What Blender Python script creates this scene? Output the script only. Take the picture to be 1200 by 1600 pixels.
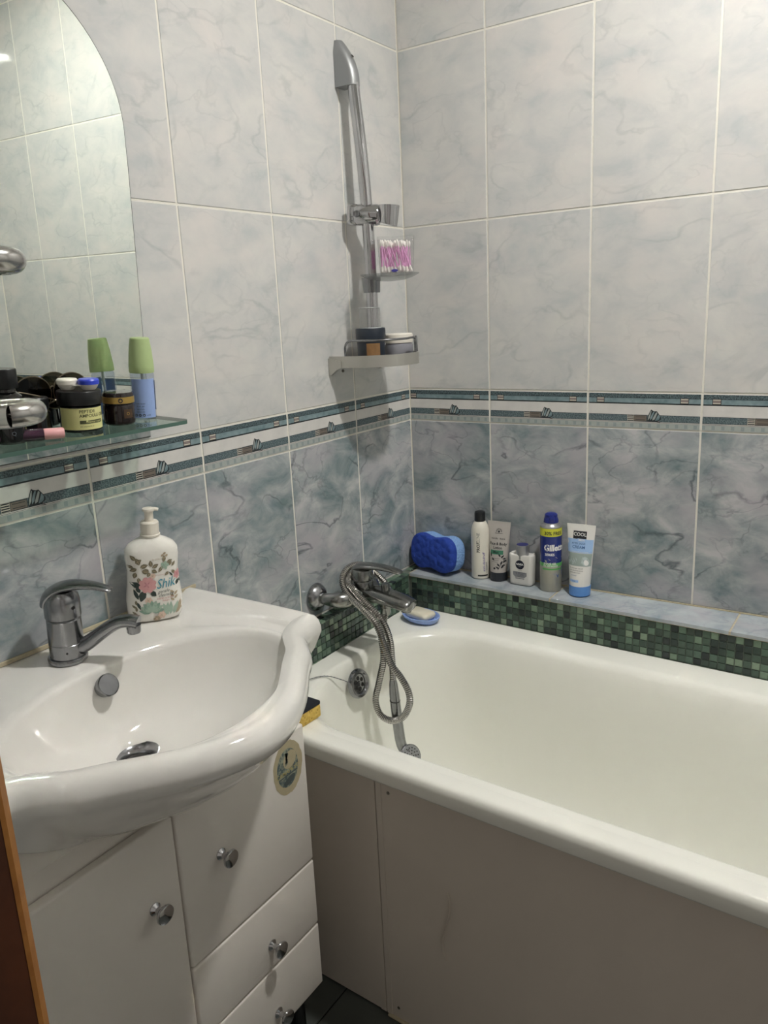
import bpy, bmesh, math, random
from mathutils import Matrix, Vector, Euler
random.seed(7)
for o in list(bpy.data.objects):
    bpy.data.objects.remove(o)
SC = bpy.context.scene
COL = SC.collection
PI = math.pi

# ------------------------------------------------------------------ camera
cam_d = bpy.data.cameras.new('camera')
cam_d.sensor_fit = 'HORIZONTAL'
cam_d.sensor_width = 36.0
cam_d.lens = 36.0 * 1242.711 / 1200.0
cam_d.clip_start = 0.02
cam = bpy.data.objects.new('camera', cam_d)
COL.objects.link(cam)
cam.matrix_world = Matrix(((0.83296678, -0.09831584, 0.54451845, 1.11290),
                           (0.55141201, 0.22920982, -0.80212696, -1.78620),
                           (-0.04594719, 0.96839912, 0.2451367, 1.36040),
                           (0, 0, 0, 1)))
SC.camera = cam

# ------------------------------------------------------------------ light
world = bpy.data.worlds.new('world')
SC.world = world
world.use_nodes = True
world.node_tree.nodes['Background'].inputs[0].default_value = (1.0, 0.93, 0.85, 1)
world.node_tree.nodes['Background'].inputs[1].default_value = 0.245
LAMP = (0.98, -0.60, 2.485)
LAMP_R = 0.055
LAMP_E = 560.0
SC.view_settings.view_transform = 'Standard'
SC.view_settings.look = 'None'
SC.view_settings.gamma = 1.0
SC.view_settings.use_curve_mapping = False
SC.view_settings.exposure = 0.37
SC.cycles.max_bounces = 14
SC.cycles.diffuse_bounces = 6
SC.cycles.glossy_bounces = 6
SC.cycles.transmission_bounces = 10
SC.cycles.transparent_max_bounces = 24
SC.cycles.caustics_reflective = True
SC.cycles.sample_clamp_indirect = 0.0
SC.cycles.blur_glossy = 0.0

# ------------------------------------------------------------------ helpers
def lin(h):
    if isinstance(h, str):
        h = h.lstrip('#')
        c = [int(h[i:i + 2], 16) / 255 for i in (0, 2, 4)]
    else:
        c = [v / 255 for v in h]
    return tuple(v / 12.92 if v <= 0.04045 else ((v + 0.055) / 1.055) ** 2.4 for v in c)

def newmat(name):
    m = bpy.data.materials.new(name)
    m.use_nodes = True
    return m, m.node_tree, m.node_tree.nodes['Principled BSDF']

M = {}
def pbr(name, col, rough=0.5, metal=0.0, spec=0.5, coat=0.0, noise=0.0, nscale=40.0, bump=0.0, bscale=200.0, sss=0.0, trans=0.0):
    m, nt, b = newmat(name)
    c = lin(col)
    b.inputs['Base Color'].default_value = (*c, 1)
    b.inputs['Roughness'].default_value = rough
    b.inputs['Metallic'].default_value = metal
    b.inputs['Specular IOR Level'].default_value = spec
    b.inputs['Coat Weight'].default_value = coat
    b.inputs['Transmission Weight'].default_value = trans
    if sss:
        b.inputs['Subsurface Weight'].default_value = sss
        b.inputs['Subsurface Radius'].default_value = (0.004, 0.004, 0.004)
    tc = nt.nodes.new('ShaderNodeTexCoord')
    if noise:
        n = nt.nodes.new('ShaderNodeTexNoise')
        n.inputs['Scale'].default_value = nscale
        n.inputs['Detail'].default_value = 5
        mix = nt.nodes.new('ShaderNodeMix'); mix.data_type = 'RGBA'
        mix.inputs[6].default_value = (*[max(0, v * (1 - noise)) for v in c], 1)
        mix.inputs[7].default_value = (*[min(1, v * (1 + noise)) for v in c], 1)
        nt.links.new(tc.outputs['Object'], n.inputs['Vector'])
        nt.links.new(n.outputs['Fac'], mix.inputs[0])
        nt.links.new(mix.outputs[2], b.inputs['Base Color'])
    if bump:
        n = nt.nodes.new('ShaderNodeTexNoise')
        n.inputs['Scale'].default_value = bscale
        n.inputs['Detail'].default_value = 3
        bp = nt.nodes.new('ShaderNodeBump')
        bp.inputs['Strength'].default_value = bump
        bp.inputs['Distance'].default_value = 0.001
        nt.links.new(tc.outputs['Object'], n.inputs['Vector'])
        nt.links.new(n.outputs['Fac'], bp.inputs['Height'])
        nt.links.new(bp.outputs['Normal'], b.inputs['Normal'])
    M[name] = m
    return m

def clear(name, tint, rough=0.02, ior=1.45, haze=0.0):
    """clear glass / plastic: tinted see-through with a Fresnel gloss"""
    m = bpy.data.materials.new(name); m.use_nodes = True
    nt = m.node_tree
    nt.nodes.remove(nt.nodes['Principled BSDF'])
    t = nt.nodes.new('ShaderNodeBsdfTransparent'); t.inputs[0].default_value = (*lin(tint), 1)
    g = nt.nodes.new('ShaderNodeBsdfGlossy'); g.inputs['Roughness'].default_value = rough
    f = nt.nodes.new('ShaderNodeFresnel'); f.inputs['IOR'].default_value = ior
    mx = nt.nodes.new('ShaderNodeMixShader')
    ge = nt.nodes.new('ShaderNodeNewGeometry')
    iv = nt.nodes.new('ShaderNodeMath'); iv.operation = 'SUBTRACT'; iv.inputs[0].default_value = 1.0
    nt.links.new(ge.outputs['Backfacing'], iv.inputs[1])
    ml = nt.nodes.new('ShaderNodeMath'); ml.operation = 'MULTIPLY'
    nt.links.new(f.outputs[0], ml.inputs[0]); nt.links.new(iv.outputs[0], ml.inputs[1])
    nt.links.new(ml.outputs[0], mx.inputs[0])
    nt.links.new(t.outputs[0], mx.inputs[1]); nt.links.new(g.outputs[0], mx.inputs[2])
    last = mx
    if haze:
        d = nt.nodes.new('ShaderNodeBsdfDiffuse'); d.inputs[0].default_value = (0.85, 0.85, 0.85, 1)
        m2 = nt.nodes.new('ShaderNodeMixShader'); m2.inputs[0].default_value = haze
        nt.links.new(mx.outputs[0], m2.inputs[1]); nt.links.new(d.outputs[0], m2.inputs[2]); last = m2
    nt.links.new(last.outputs[0], nt.nodes['Material Output'].inputs['Surface'])
    M[name] = m
    return m

def marble(name, light, mid, dark, warm, vein, scale, vein_amt, rough, slant, contrast=(0.32, 0.68), fine=0.5, vw=1.0):
    m, nt, b = newmat(name)
    N = nt.nodes.new; L = nt.links.new
    tc = N('ShaderNodeTexCoord'); oi = N('ShaderNodeObjectInfo')
    mul = N('ShaderNodeVectorMath'); mul.operation = 'MULTIPLY_ADD'
    comb = N('ShaderNodeCombineXYZ')
    for k in range(3): L(oi.outputs['Random'], comb.inputs[k])
    mul.inputs[1].default_value = (41.0, 23.0, 67.0)
    L(comb.outputs[0], mul.inputs[0]); L(tc.outputs['Object'], mul.inputs[2])
    mp = N('ShaderNodeMapping'); mp.inputs['Rotation'].default_value = (0, slant, 0)
    mp.inputs['Scale'].default_value = (1.0, 1.0, 1.55)
    L(mul.outputs[0], mp.inputs['Vector'])
    n1 = N('ShaderNodeTexNoise'); n1.inputs['Scale'].default_value = scale; n1.inputs['Detail'].default_value = 7
    n1.inputs['Roughness'].default_value = 0.6; n1.inputs['Distortion'].default_value = 0.45
    L(mp.outputs[0], n1.inputs['Vector'])
    cr = N('ShaderNodeValToRGB')
    e = cr.color_ramp.elements
    e[0].position, e[0].color = contrast[0], (*lin(dark), 1)
    e[1].position, e[1].color = contrast[1], (*lin(light), 1)
    x = e.new(0.5); x.color = (*lin(mid), 1)
    L(n1.outputs['Fac'], cr.inputs[0])
    n2 = N('ShaderNodeTexNoise'); n2.inputs['Scale'].default_value = scale * 0.8; n2.inputs['Detail'].default_value = 4
    n2.noise_dimensions = '4D'; n2.inputs['W'].default_value = 3.3
    L(mp.outputs[0], n2.inputs['Vector'])
    mr2 = N('ShaderNodeMapRange'); mr2.inputs[1].default_value = 0.5; mr2.inputs[2].default_value = 0.72
    L(n2.outputs['Fac'], mr2.inputs[0])
    mx1 = N('ShaderNodeMix'); mx1.data_type = 'RGBA'; mx1.inputs[7].default_value = (*lin(warm), 1)
    L(mr2.outputs[0], mx1.inputs[0]); L(cr.outputs[0], mx1.inputs[6])
    last = mx1.outputs[2]
    for k, (vs, w, amt) in enumerate(((scale * 0.45, 0.022, vein_amt), (scale * 1.1, 0.03, vein_amt * fine))):
        n3 = N('ShaderNodeTexNoise'); n3.noise_dimensions = '4D'; n3.inputs['W'].default_value = 9.1 + 5 * k
        n3.inputs['Scale'].default_value = vs; n3.inputs['Detail'].default_value = 6
        n3.inputs['Distortion'].default_value = 0.5; n3.inputs['Roughness'].default_value = 0.45
        L(mp.outputs[0], n3.inputs['Vector'])
        sb = N('ShaderNodeMath'); sb.operation = 'SUBTRACT'; sb.inputs[1].default_value = 0.5; L(n3.outputs['Fac'], sb.inputs[0])
        ab = N('ShaderNodeMath'); ab.operation = 'ABSOLUTE'; L(sb.outputs[0], ab.inputs[0])
        mr = N('ShaderNodeMapRange'); mr.inputs[1].default_value = 0.0; mr.inputs[2].default_value = w * vw
        mr.inputs[3].default_value = amt; mr.inputs[4].default_value = 0.0
        L(ab.outputs[0], mr.inputs[0])
        nm = N('ShaderNodeTexNoise'); nm.inputs['Scale'].default_value = scale * 0.7; nm.noise_dimensions = '4D'; nm.inputs['W'].default_value = 21 + k
        L(mp.outputs[0], nm.inputs['Vector'])
        mrm = N('ShaderNodeMapRange'); mrm.inputs[1].default_value = 0.44; mrm.inputs[2].default_value = 0.62
        L(nm.outputs['Fac'], mrm.inputs[0])
        ml = N('ShaderNodeMath'); ml.operation = 'MULTIPLY'; L(mr.outputs[0], ml.inputs[0]); L(mrm.outputs[0], ml.inputs[1])
        mx = N('ShaderNodeMix'); mx.data_type = 'RGBA'; mx.inputs[7].default_value = (*lin(vein), 1)
        L(ml.outputs[0], mx.inputs[0]); L(last, mx.inputs[6])
        last = mx.outputs[2]
    L(last, b.inputs['Base Color'])
    b.inputs['Roughness'].default_value = rough
    b.inputs['Specular IOR Level'].default_value = 0.45
    M[name] = m
    return m

def speckle(name, c1, c2, scale, rough=0.3, lo=0.42, hi=0.58):
    m, nt, b = newmat(name)
    N = nt.nodes.new; L = nt.links.new
    tc = N('ShaderNodeTexCoord')
    n = N('ShaderNodeTexNoise'); n.inputs['Scale'].default_value = scale; n.inputs['Detail'].default_value = 3
    cr = N('ShaderNodeValToRGB'); e = cr.color_ramp.elements
    e[0].position, e[0].color = lo, (*lin(c1), 1)
    e[1].position, e[1].color = hi, (*lin(c2), 1)
    L(tc.outputs['Object'], n.inputs['Vector']); L(n.outputs['Fac'], cr.inputs[0]); L(cr.outputs[0], b.inputs['Base Color'])
    b.inputs['Roughness'].default_value = rough
    M[name] = m
    return m

class MB:
    """collects faces of one mesh object"""
    def __init__(s):
        s.v = []; s.f = []; s.m = []
    def add(s, v, f, mat=0, mx=None):
        o = len(s.v)
        s.v += [tuple(mx @ Vector(p)) for p in v] if mx is not None else [tuple(p) for p in v]
        s.f += [tuple(i + o for i in q) for q in f]
        s.m += [mat] * len(f)
        return s
    def box(s, x0, x1, y0, y1, z0, z1, bev=0.0, mat=0, mx=None, seg=1):
        if bev <= 0:
            v = [(x, y, z) for x in (x0, x1) for y in (y0, y1) for z in (z0, z1)]
            f = [(0, 1, 3, 2), (4, 6, 7, 5), (0, 4, 5, 1), (2, 3, 7, 6), (0, 2, 6, 4), (1, 5, 7, 3)]
            return s.add(v, f, mat, mx)
        bm = bmesh.new()
        bmesh.ops.create_cube(bm, size=1.0)
        for p in bm.verts:
            p.co = Vector(((x0 + x1) / 2 + p.co.x * (x1 - x0), (y0 + y1) / 2 + p.co.y * (y1 - y0), (z0 + z1) / 2 + p.co.z * (z1 - z0)))
        bmesh.ops.bevel(bm, geom=bm.edges[:] , offset=bev, segments=seg, profile=0.5, affect='EDGES')
        bm.verts.index_update()
        v = [tuple(p.co) for p in bm.verts]; f = [tuple(q.index for q in fa.verts) for fa in bm.faces]
        bm.free()
        return s.add(v, f, mat, mx)
    def loft(s, rings, cap0=True, cap1=True, mat=0, mx=None, closed=True, mats=None):
        n = len(rings[0]); v = [p for r in rings for p in r]; o = len(s.v)
        s.v += [tuple(mx @ Vector(p)) for p in v] if mx is not None else [tuple(p) for p in v]
        for i in range(len(rings) - 1):
            mm = mats[i] if mats else mat
            for j in range(n if closed else n - 1):
                k = (j + 1) % n
                s.f.append((o + i * n + j, o + i * n + k, o + (i + 1) * n + k, o + (i + 1) * n + j)); s.m.append(mm)
        if cap0: s.f.append(tuple(o + j for j in reversed(range(n)))); s.m.append(mats[0] if mats else mat)
        if cap1: s.f.append(tuple(o + (len(rings) - 1) * n + j for j in range(n))); s.m.append(mats[-1] if mats else mat)
        return s
    def lathe(s, prof, seg=32, mat=0, mx=None, mats=None, sx=1.0, sy=1.0, cap0=True, cap1=True):
        rings = [[(r * sx * math.cos(2 * PI * j / seg), r * sy * math.sin(2 * PI * j / seg), z) for j in range(seg)] for r, z in prof]
        return s.loft(rings, cap0, cap1, mat, mx, mats=mats)
    def tube(s, pts, r, seg=12, mat=0, mx=None, caps=True, flat=None):
        P = [Vector(p) for p in pts]; n = len(P)
        R = r if isinstance(r, (list, tuple)) else [r] * n
        T = []
        for i in range(n):
            a = P[max(0, i - 1)]; b = P[min(n - 1, i + 1)]
            T.append((b - a).normalized())
        up = Vector((0, 0, 1)) if abs(T[0].z) < 0.9 else Vector((1, 0, 0))
        nrm = T[0].cross(up).normalized()
        rings = []
        for i in range(n):
            nrm = (nrm - T[i] * nrm.dot(T[i])).normalized()
            bn = T[i].cross(nrm)
            k1, k2 = (1, 1) if flat is None else (flat[i] if isinstance(flat, list) else flat)
            rings.append([tuple(P[i] + nrm * (R[i] * k1 * math.cos(2 * PI * j / seg)) + bn * (R[i] * k2 * math.sin(2 * PI * j / seg))) for j in range(seg)])
        return s.loft(rings, caps, caps, mat, mx)
    def prism(s, poly, d0, d1, axis='y', mat=0, mx=None, edge_mat=None):
        def P(u, v, d):
            return (u, d, v) if axis == 'y' else ((d, u, v) if axis == 'x' else (u, v, d))
        n = len(poly); o = len(s.v)
        vs = [P(u, v, d0) for u, v in poly] + [P(u, v, d1) for u, v in poly]
        s.v += [tuple(mx @ Vector(p)) for p in vs] if mx is not None else vs
        s.f.append(tuple(o + j for j in range(n))); s.m.append(mat)
        s.f.append(tuple(o + n + j for j in reversed(range(n)))); s.m.append(mat)
        for j in range(n):
            k = (j + 1) % n
            s.f.append((o + j, o + n + j, o + n + k, o + k)); s.m.append(mat if edge_mat is None else edge_mat)
        return s
    def flat(s, v2, f, fn, mat=0):
        return s.add([fn(x, y) for x, y in v2], f, mat)
    def patch(s, fn, x0, x1, y0, y1, nx=1, ny=1, mat=0):
        v = [fn(x0 + (x1 - x0) * i / nx, y0 + (y1 - y0) * j / ny) for j in range(ny + 1) for i in range(nx + 1)]
        f = [(j * (nx + 1) + i, j * (nx + 1) + i + 1, (j + 1) * (nx + 1) + i + 1, (j + 1) * (nx + 1) + i) for j in range(ny) for i in range(nx)]
        return s.add(v, f, mat)
    def disc(s, fn, cx, cy, rx, ry, ang=0, n=20, mat=0):
        ca, sa = math.cos(ang), math.sin(ang)
        pts = [(cx + rx * math.cos(2 * PI * j / n) * ca - ry * math.sin(2 * PI * j / n) * sa,
                cy + rx * math.cos(2 * PI * j / n) * sa + ry * math.sin(2 * PI * j / n) * ca) for j in range(n)]
        return s.add([fn(*p) for p in pts] + [fn(cx, cy)], [(j, (j + 1) % n, n) for j in range(n)], mat)
    def leaf(s, fn, cx, cy, ln, wd, ang, mat=0):
        ca, sa = math.cos(ang), math.sin(ang)
        out = [(0, 0), (0.25, 0.42), (0.55, 0.5), (0.85, 0.22), (1, 0), (0.85, -0.22), (0.55, -0.5), (0.25, -0.42)]
        pts = [(cx + u * ln * ca - w * wd * sa, cy + u * ln * sa + w * wd * ca) for u, w in out]
        q = len(pts); mid = (cx + .55 * ln * ca, cy + .55 * ln * sa)
        return s.add([fn(*p) for p in pts] + [fn(*mid)], [(j, (j + 1) % q, q) for j in range(q)], mat)
    def text(s, body, size, fn, cx=0.0, cy=0.0, mat=0, shear=0.0, bold=0.0, ang=0.0, sx=1.0, align='CENTER'):
        v2, f = text_geo(body, shear, bold, align)
        ca, sa = math.cos(ang), math.sin(ang)
        pts = [(cx + (x * sx * ca - y * sa) * size, cy + (x * sx * sa + y * ca) * size) for x, y in v2]
        return s.add([fn(*p) for p in pts], f, mat)
    def mesh(s, name, mats, smooth=35.0, fix=False):
        me = bpy.data.meshes.new(name)
        me.from_pydata(s.v, [], s.f)
        for mm in (mats if isinstance(mats, (list, tuple)) else [mats]):
            me.materials.append(M[mm])
        me.polygons.foreach_set('material_index', s.m)
        if fix:
            bm = bmesh.new(); bm.from_mesh(me)
            bmesh.ops.remove_doubles(bm, verts=bm.verts, dist=1e-6)
            bmesh.ops.recalc_face_normals(bm, faces=bm.faces)
            bm.to_mesh(me); bm.free()
        if smooth:
            me.polygons.foreach_set('use_smooth', [True] * len(me.polygons))
            me.set_sharp_from_angle(angle=math.radians(smooth))
        me.update()
        return me
    def build(s, name, mats, parent=None, loc=None, rot=None, smooth=35.0, fix=True):
        o = bpy.data.objects.new(name, s.mesh(name, mats, smooth, fix))
        COL.objects.link(o)
        if parent is not None: o.parent = parent
        if loc: o.location = loc
        if rot: o.rotation_euler = rot
        return o

_tx = {}
def text_geo(body, shear=0.0, bold=0.0, align='CENTER'):
    key = (body, shear, bold, align)
    if key not in _tx:
        c = bpy.data.curves.new('t', 'FONT'); c.body = body; c.size = 1.0; c.shear = shear; c.offset = bold
        c.align_x = align; c.align_y = 'CENTER'; c.resolution_u = 2
        o = bpy.data.objects.new('t', c); COL.objects.link(o)
        dg = bpy.context.evaluated_depsgraph_get()
        me = bpy.data.meshes.new_from_object(o.evaluated_get(dg))
        _tx[key] = ([(v.co.x, v.co.y) for v in me.vertices], [tuple(p.vertices) for p in me.polygons])
        bpy.data.meshes.remove(me); bpy.data.objects.remove(o); bpy.data.curves.remove(c)
    return _tx[key]

def tag(o, label, cat, group=None, kind=None):
    o['label'] = label; o['category'] = cat
    if group: o['group'] = group
    if kind: o['kind'] = kind
    return o
def thing(name, label, cat, loc=(0, 0, 0), rot=(0, 0, 0), group=None, kind=None):
    o = bpy.data.objects.new(name, None); COL.objects.link(o)
    o.empty_display_size = 0.03
    o.location = loc; o.rotation_euler = rot
    return tag(o, label, cat, group, kind)
def inst(name, me, parent, loc, rot=(0, 0, 0)):
    o = bpy.data.objects.new(name, me); COL.objects.link(o); o.parent = parent
    o.location = loc; o.rotation_euler = rot
    return o
def rotm(axis, a, loc=(0, 0, 0)):
    return Matrix.Translation(loc) @ Matrix.Rotation(a, 4, axis)
def smooth_path(pts, sub=6):
    P = [Vector(p) for p in pts]; out = []
    for i in range(len(P) - 1):
        p0 = P[max(0, i - 1)]; p1 = P[i]; p2 = P[i + 1]; p3 = P[min(len(P) - 1, i + 2)]
        for k in range(sub):
            t = k / sub
            out.append(0.5 * ((2 * p1) + (p2 - p0) * t + (2 * p0 - 5 * p1 + 4 * p2 - p3) * t * t + (3 * p1 - p0 - 3 * p2 + p3) * t ** 3))
    out.append(P[-1])
    return out
def interp(tab, t):
    for (a, x), (b, y) in zip(tab, tab[1:]):
        if t <= b: return x + (y - x) * (t - a) / (b - a)
    return tab[-1][1]

# ------------------------------------------------------------------ materials
marble('marble_pale', 'c8c7c3', 'c0c0be', 'b4b7b7', 'cbc7c3', '8e9496', 10.0, 0.32, 0.06, 0.5, (0.32, 0.68), 0.6, 0.8)
marble('marble_blue', 'b7b6b8', '949b9d', '6f7e82', 'a9a6ab', '444c53', 10.0, 0.72, 0.06, 0.55, (0.34, 0.66), 0.55, 0.55)
marble('marble_ledge', 'b7bdc1', 'a3abb0', '8b989e', 'b0afb4', '626e78', 14.0, 0.5, 0.2, 0.3)
pbr('grout', 'd9d6cc', 0.8, noise=0.06, nscale=60)
pbr('grout_old', 'b3a88f', 0.85, noise=0.25, nscale=90)
pbr('ceramic', 'dad8d3', 0.07, spec=0.55, coat=0.3)
pbr('acrylic', 'e8e8e0', 0.16, spec=0.5)
pbr('chrome', 'c2c2c4', 0.09, 1.0)
pbr('chrome_worn', '949598', 0.22, 1.0, noise=0.18, nscale=70)
pbr('chrome_bath', '8f908e', 0.22, 1.0, noise=0.15, nscale=60)
pbr('alu', 'c3c1ba', 0.42, 0.85)
pbr('alu_grey', '97999a', 0.45, 0.6)
pbr('steel', 'b5b3b0', 0.2, 1.0)
pbr('mirror', 'e9efe9', 0.0, 1.0)
pbr('mirror_edge', '3c4142', 0.35, 0.3)
pbr('white_paint', 'dbd6ce', 0.42, noise=0.02, nscale=8)
pbr('panel', 'cbc2b7', 0.5, noise=0.05, nscale=6)
pbr('panel_edge', '8f8577', 0.6)
pbr('screw', '77736c', 0.4, 0.8)
pbr('white_plastic', 'e2ddd3', 0.35)
pbr('cream_plastic', 'ded8cc', 0.4)
pbr('black', '0e1012', 0.3)
pbr('black_gloss', '08090b', 0.12, coat=0.5)
pbr('navy', '14203a', 0.35)
pbr('dark', '1a1a1a', 0.6); pbr('cup_line', 'cfd2d2', 0.2)
pbr('ceiling', 'e6e4df', 0.8)
pbr('concrete', '8d8a82', 0.9)
pbr('floor_tile', '4f5350', 0.3, noise=0.3, nscale=9)
pbr('floor_grout', '262624', 0.9)
clear('glass', 'f2f6f3')
clear('glass_green', 'dfece4', 0.01, 1.5)
pbr('glass_edge', '4f6a60', 0.1, spec=0.6)
clear('plastic_clear', 'f8f8f8', 0.05, 1.45, 0.045)
clear('cup_clear', 'f1f1f1', 0.04, 1.6, 0.09)
clear('plastic_smoke', 'dcdede', 0.08, 1.5, 0.10)

# ------------------------------------------------------------------ the lamp (its light)
mt, nt, b = newmat('lamp_glow')
b.inputs['Base Color'].default_value = (1, 1, 1, 1)
b.inputs['Emission Color'].default_value = (1.0, 0.98, 0.935, 1)
b.inputs['Emission Strength'].default_value = LAMP_E
M['lamp_glow'] = mt
lamp = thing('ceiling_lamp', 'small round recessed ceiling lamp above the bath', 'lamp', (LAMP[0], LAMP[1], 2.5))
MB().lathe([(LAMP_R + .003, -.001), (LAMP_R + .02, -.001), (LAMP_R + .018, -.006), (LAMP_R + .004, -.012), (LAMP_R + .003, -.012)], 40, cap0=False, cap1=False).build('rim', 'white_plastic', lamp)
MB().lathe([(.001, -.009), (LAMP_R, -.009), (LAMP_R, -.005), (.001, -.005)], 32).build('diffuser', 'lamp_glow', lamp)

# ------------------------------------------------------------------ room shell
RX, RY, RZ = 1.732, -1.50, 2.50
ZL, ZB0, ZB1 = 0.680, 1.078, 1.159          # ledge top, band bottom, band top
TW, TH, G = 0.25, 0.3985, 0.0044            # tile pitch and joint
floor = MB().box(-0.02, RX, -3.0, 0.0, -0.05, -0.003).build('floor', 'floor_grout')
tag(floor, 'dark grey tiled bathroom floor in front of the bath', 'floor', kind='structure')
ceil_ = MB().box(-0.1, RX + 0.1, -3.0, 0.1, RZ, RZ + 0.06).build('ceiling', 'ceiling')
tag(ceil_, 'white flat ceiling over the tiled walls', 'ceiling', kind='structure')
fx = [0.0, 0.245, 0.545, 0.845, 1.145, 1.445, RX]
fy = [-0.62, -0.93, -1.23, -1.53, -1.83, -2.13]
for i in range(len(fx) - 1):
    for j in range(len(fy) - 1):
        w, h = fx[i + 1] - fx[i], fy[j] - fy[j + 1]
        MB().box(-w / 2 + .002, w / 2 - .002, -h / 2 + .002, h / 2 - .002, -0.008, 0.0, 0.001).build('floor_tile', 'floor_tile', floor, ((fx[i] + fx[i + 1]) / 2, (fy[j] + fy[j + 1]) / 2, 0))

speckle('speck_teal', '2c393e', '5f7074', 420)
speckle('speck_grey', '3a4a50', '6d7c7f', 420)
speckle('teal_band', '5f757a', '83969a', 60, lo=0.3, hi=0.7)
speckle('band_white', 'c6c4c1', 'd3d0cc', 25, lo=0.3, hi=0.7)
pbr('ink', '1c2428', 0.3); pbr('band_cream', 'cdc7ba', 0.25); pbr('band_brown', '6f665e', 0.3); pbr('band_mauve', '8d7f7e', 0.3)
pbr('band_pale', 'a0a6a3', 0.25); pbr('band_blue', '8b9695', 0.25)
BM = ['band_white', 'speck_teal', 'teal_band', 'ink', 'speck_grey', 'band_cream', 'band_brown', 'band_mauve', 'band_pale', 'band_blue']

_tm = {}
def tile_mesh(w, h, mat):
    k = (round(w, 4), round(h, 4), mat)
    if k not in _tm:
        _tm[k] = MB().box(-w / 2 + G / 2, w / 2 - G / 2, 0.0, 0.007, -h / 2 + G / 2, h / 2 - G / 2, 0.0007).mesh('tile', mat, fix=False)
    return _tm[k]
def band_mesh(c0, c1):
    """border tile: printed pattern clipped to the columns c0..c1 of its quarter metre; local x from c0, front towards -y"""
    k = ('band', round(c0, 4), round(c1, 4))
    if k in _tm: return _tm[k]
    H = ZB1 - ZB0
    a, b_ = c0 + G / 2, c1 - G / 2
    mb = MB().box(a, b_, 0.0, 0.007, G / 2, H - G / 2, 0.0006)
    lay = [0]
    def R(x0, x1, t0, t1, mat, e=0.00015):
        x0, x1 = max(a + .0004, x0), min(b_ - .0004, x1)
        if x1 > x0: mb.add([(x0, -e, H - t1), (x1, -e, H - t1), (x1, -e, H - t0), (x0, -e, H - t0)], [(0, 1, 2, 3)], mat)
    R(0, .25, .0024, .0118, 1); R(0, .25, .0118, .0127, 3, .0002); R(0, .25, .0127, .0232, 2); R(0, .25, .0232, .0258, 3)
    for x in (.0205, .205):
        R(x, x + .018, .0112, .0240, 3, .0002); R(x + .001, x + .017, .0120, .0226, 6, .00025)
        for i in range(3): R(x + .0015, x + .0165, .0128 + i * .0034, .0148 + i * .0034, 5 if i != 1 else 7, .0003)
    R(0, .25, .0500, .0638, 4); R(0, .25, .0494, .0502, 3, .0002); R(0, .25, .0638, .0645, 3, .0002); R(0, .25, .0662, .0668, 3, .0002)
    for i in range(26): R(.002 + i * .0097, .002 + i * .0097 + .0068, .0690, .0772, 8 if i % 2 else 9, .0002)
    R(0, .25, .0676, .0790, 8, .00012)
    for i in range(4): R(.0920, .1055, .0502 + i * .0037, .0523 + i * .0037, 3, .0003)
    R(.0915, .1060, .0498, .0640, 5, .00025)
    R(.1060, .1350, .0505, .0640, 3, .00025); R(.1068, .1342, .0513, .0632, 6, .0003); R(.1100, .1310, .0535, .0545, 3, .00035); R(.1100, .1310, .0600, .0610, 3, .00035)
    # fan
    fan = [(.1355, .0640), (.1360, .0560), (.1385, .0480), (.1420, .0400), (.1440, .0372), (.1475, .0395), (.1520, .0410), (.1560, .0405), (.1600, .0455), (.1645, .0520), (.1655, .0590), (.1600, .0615), (.1650, .0665), (.1560, .0645)]
    if all(a < x < b_ for x, t in fan):
        mb.add([(x, -.0003, H - t) for x, t in fan], [tuple(range(len(fan)))[::-1]], 3)
        for q, mm in (([(.1372, .0618), (.1380, .0540), (.1410, .0460), (.1432, .0400), (.1448, .0402), (.1432, .0480), (.1412, .0560)], 8),
                      ([(.1418, .0610), (.1428, .0540), (.1455, .0470), (.1490, .0415), (.1515, .0420), (.1490, .0490), (.1462, .0570)], 2),
                      ([(.1468, .0612), (.1480, .0560), (.1510, .0500), (.1550, .0425), (.1575, .0445), (.1550, .0520), (.1520, .0590)], 8),
                      ([(.1528, .0618), (.1545, .0580), (.1580, .0510), (.1598, .0470), (.1635, .0525), (.1620, .0585), (.1580, .0610)], 2),
                      ([(.1585, .0632), (.1610, .0625), (.1638, .0655)], 7)):
            mb.add([(x, -.0004, H - t) for x, t in q], [tuple(range(len(q)))[::-1]], mm)
    _tm[k] = mb.mesh('band_tile', BM, fix=False)
    return _tm[k]

def tile_wall(wall, ang, org, length, first, rows, mirror_cut=True):
    """columns of tiles along a wall; ang turns local -y (front) into the room"""
    ca, sa = math.cos(ang), math.sin(ang)
    cols, x = [], 0.0
    while x < length - 0.005:
        w = (first if x == 0 else TW)
        cols.append((x, min(length, x + w))); x += w
    for i, (x0, x1) in enumerate(cols):
        for z0, z1, mat in rows:
            if mat == 'band':
                off = (TW - first) if i == 0 else 0.0
                me = band_mesh(off, off + x1 - x0)
                px = x0 - off; pz = z0
            else:
                me = tile_mesh(x1 - x0, z1 - z0, mat); px = (x0 + x1) / 2; pz = (z0 + z1) / 2
            inst('border_tile' if mat == 'band' else 'tile', me, wall, (org[0] + px * ca, org[1] + px * sa, pz), (0, 0, ang))

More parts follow.
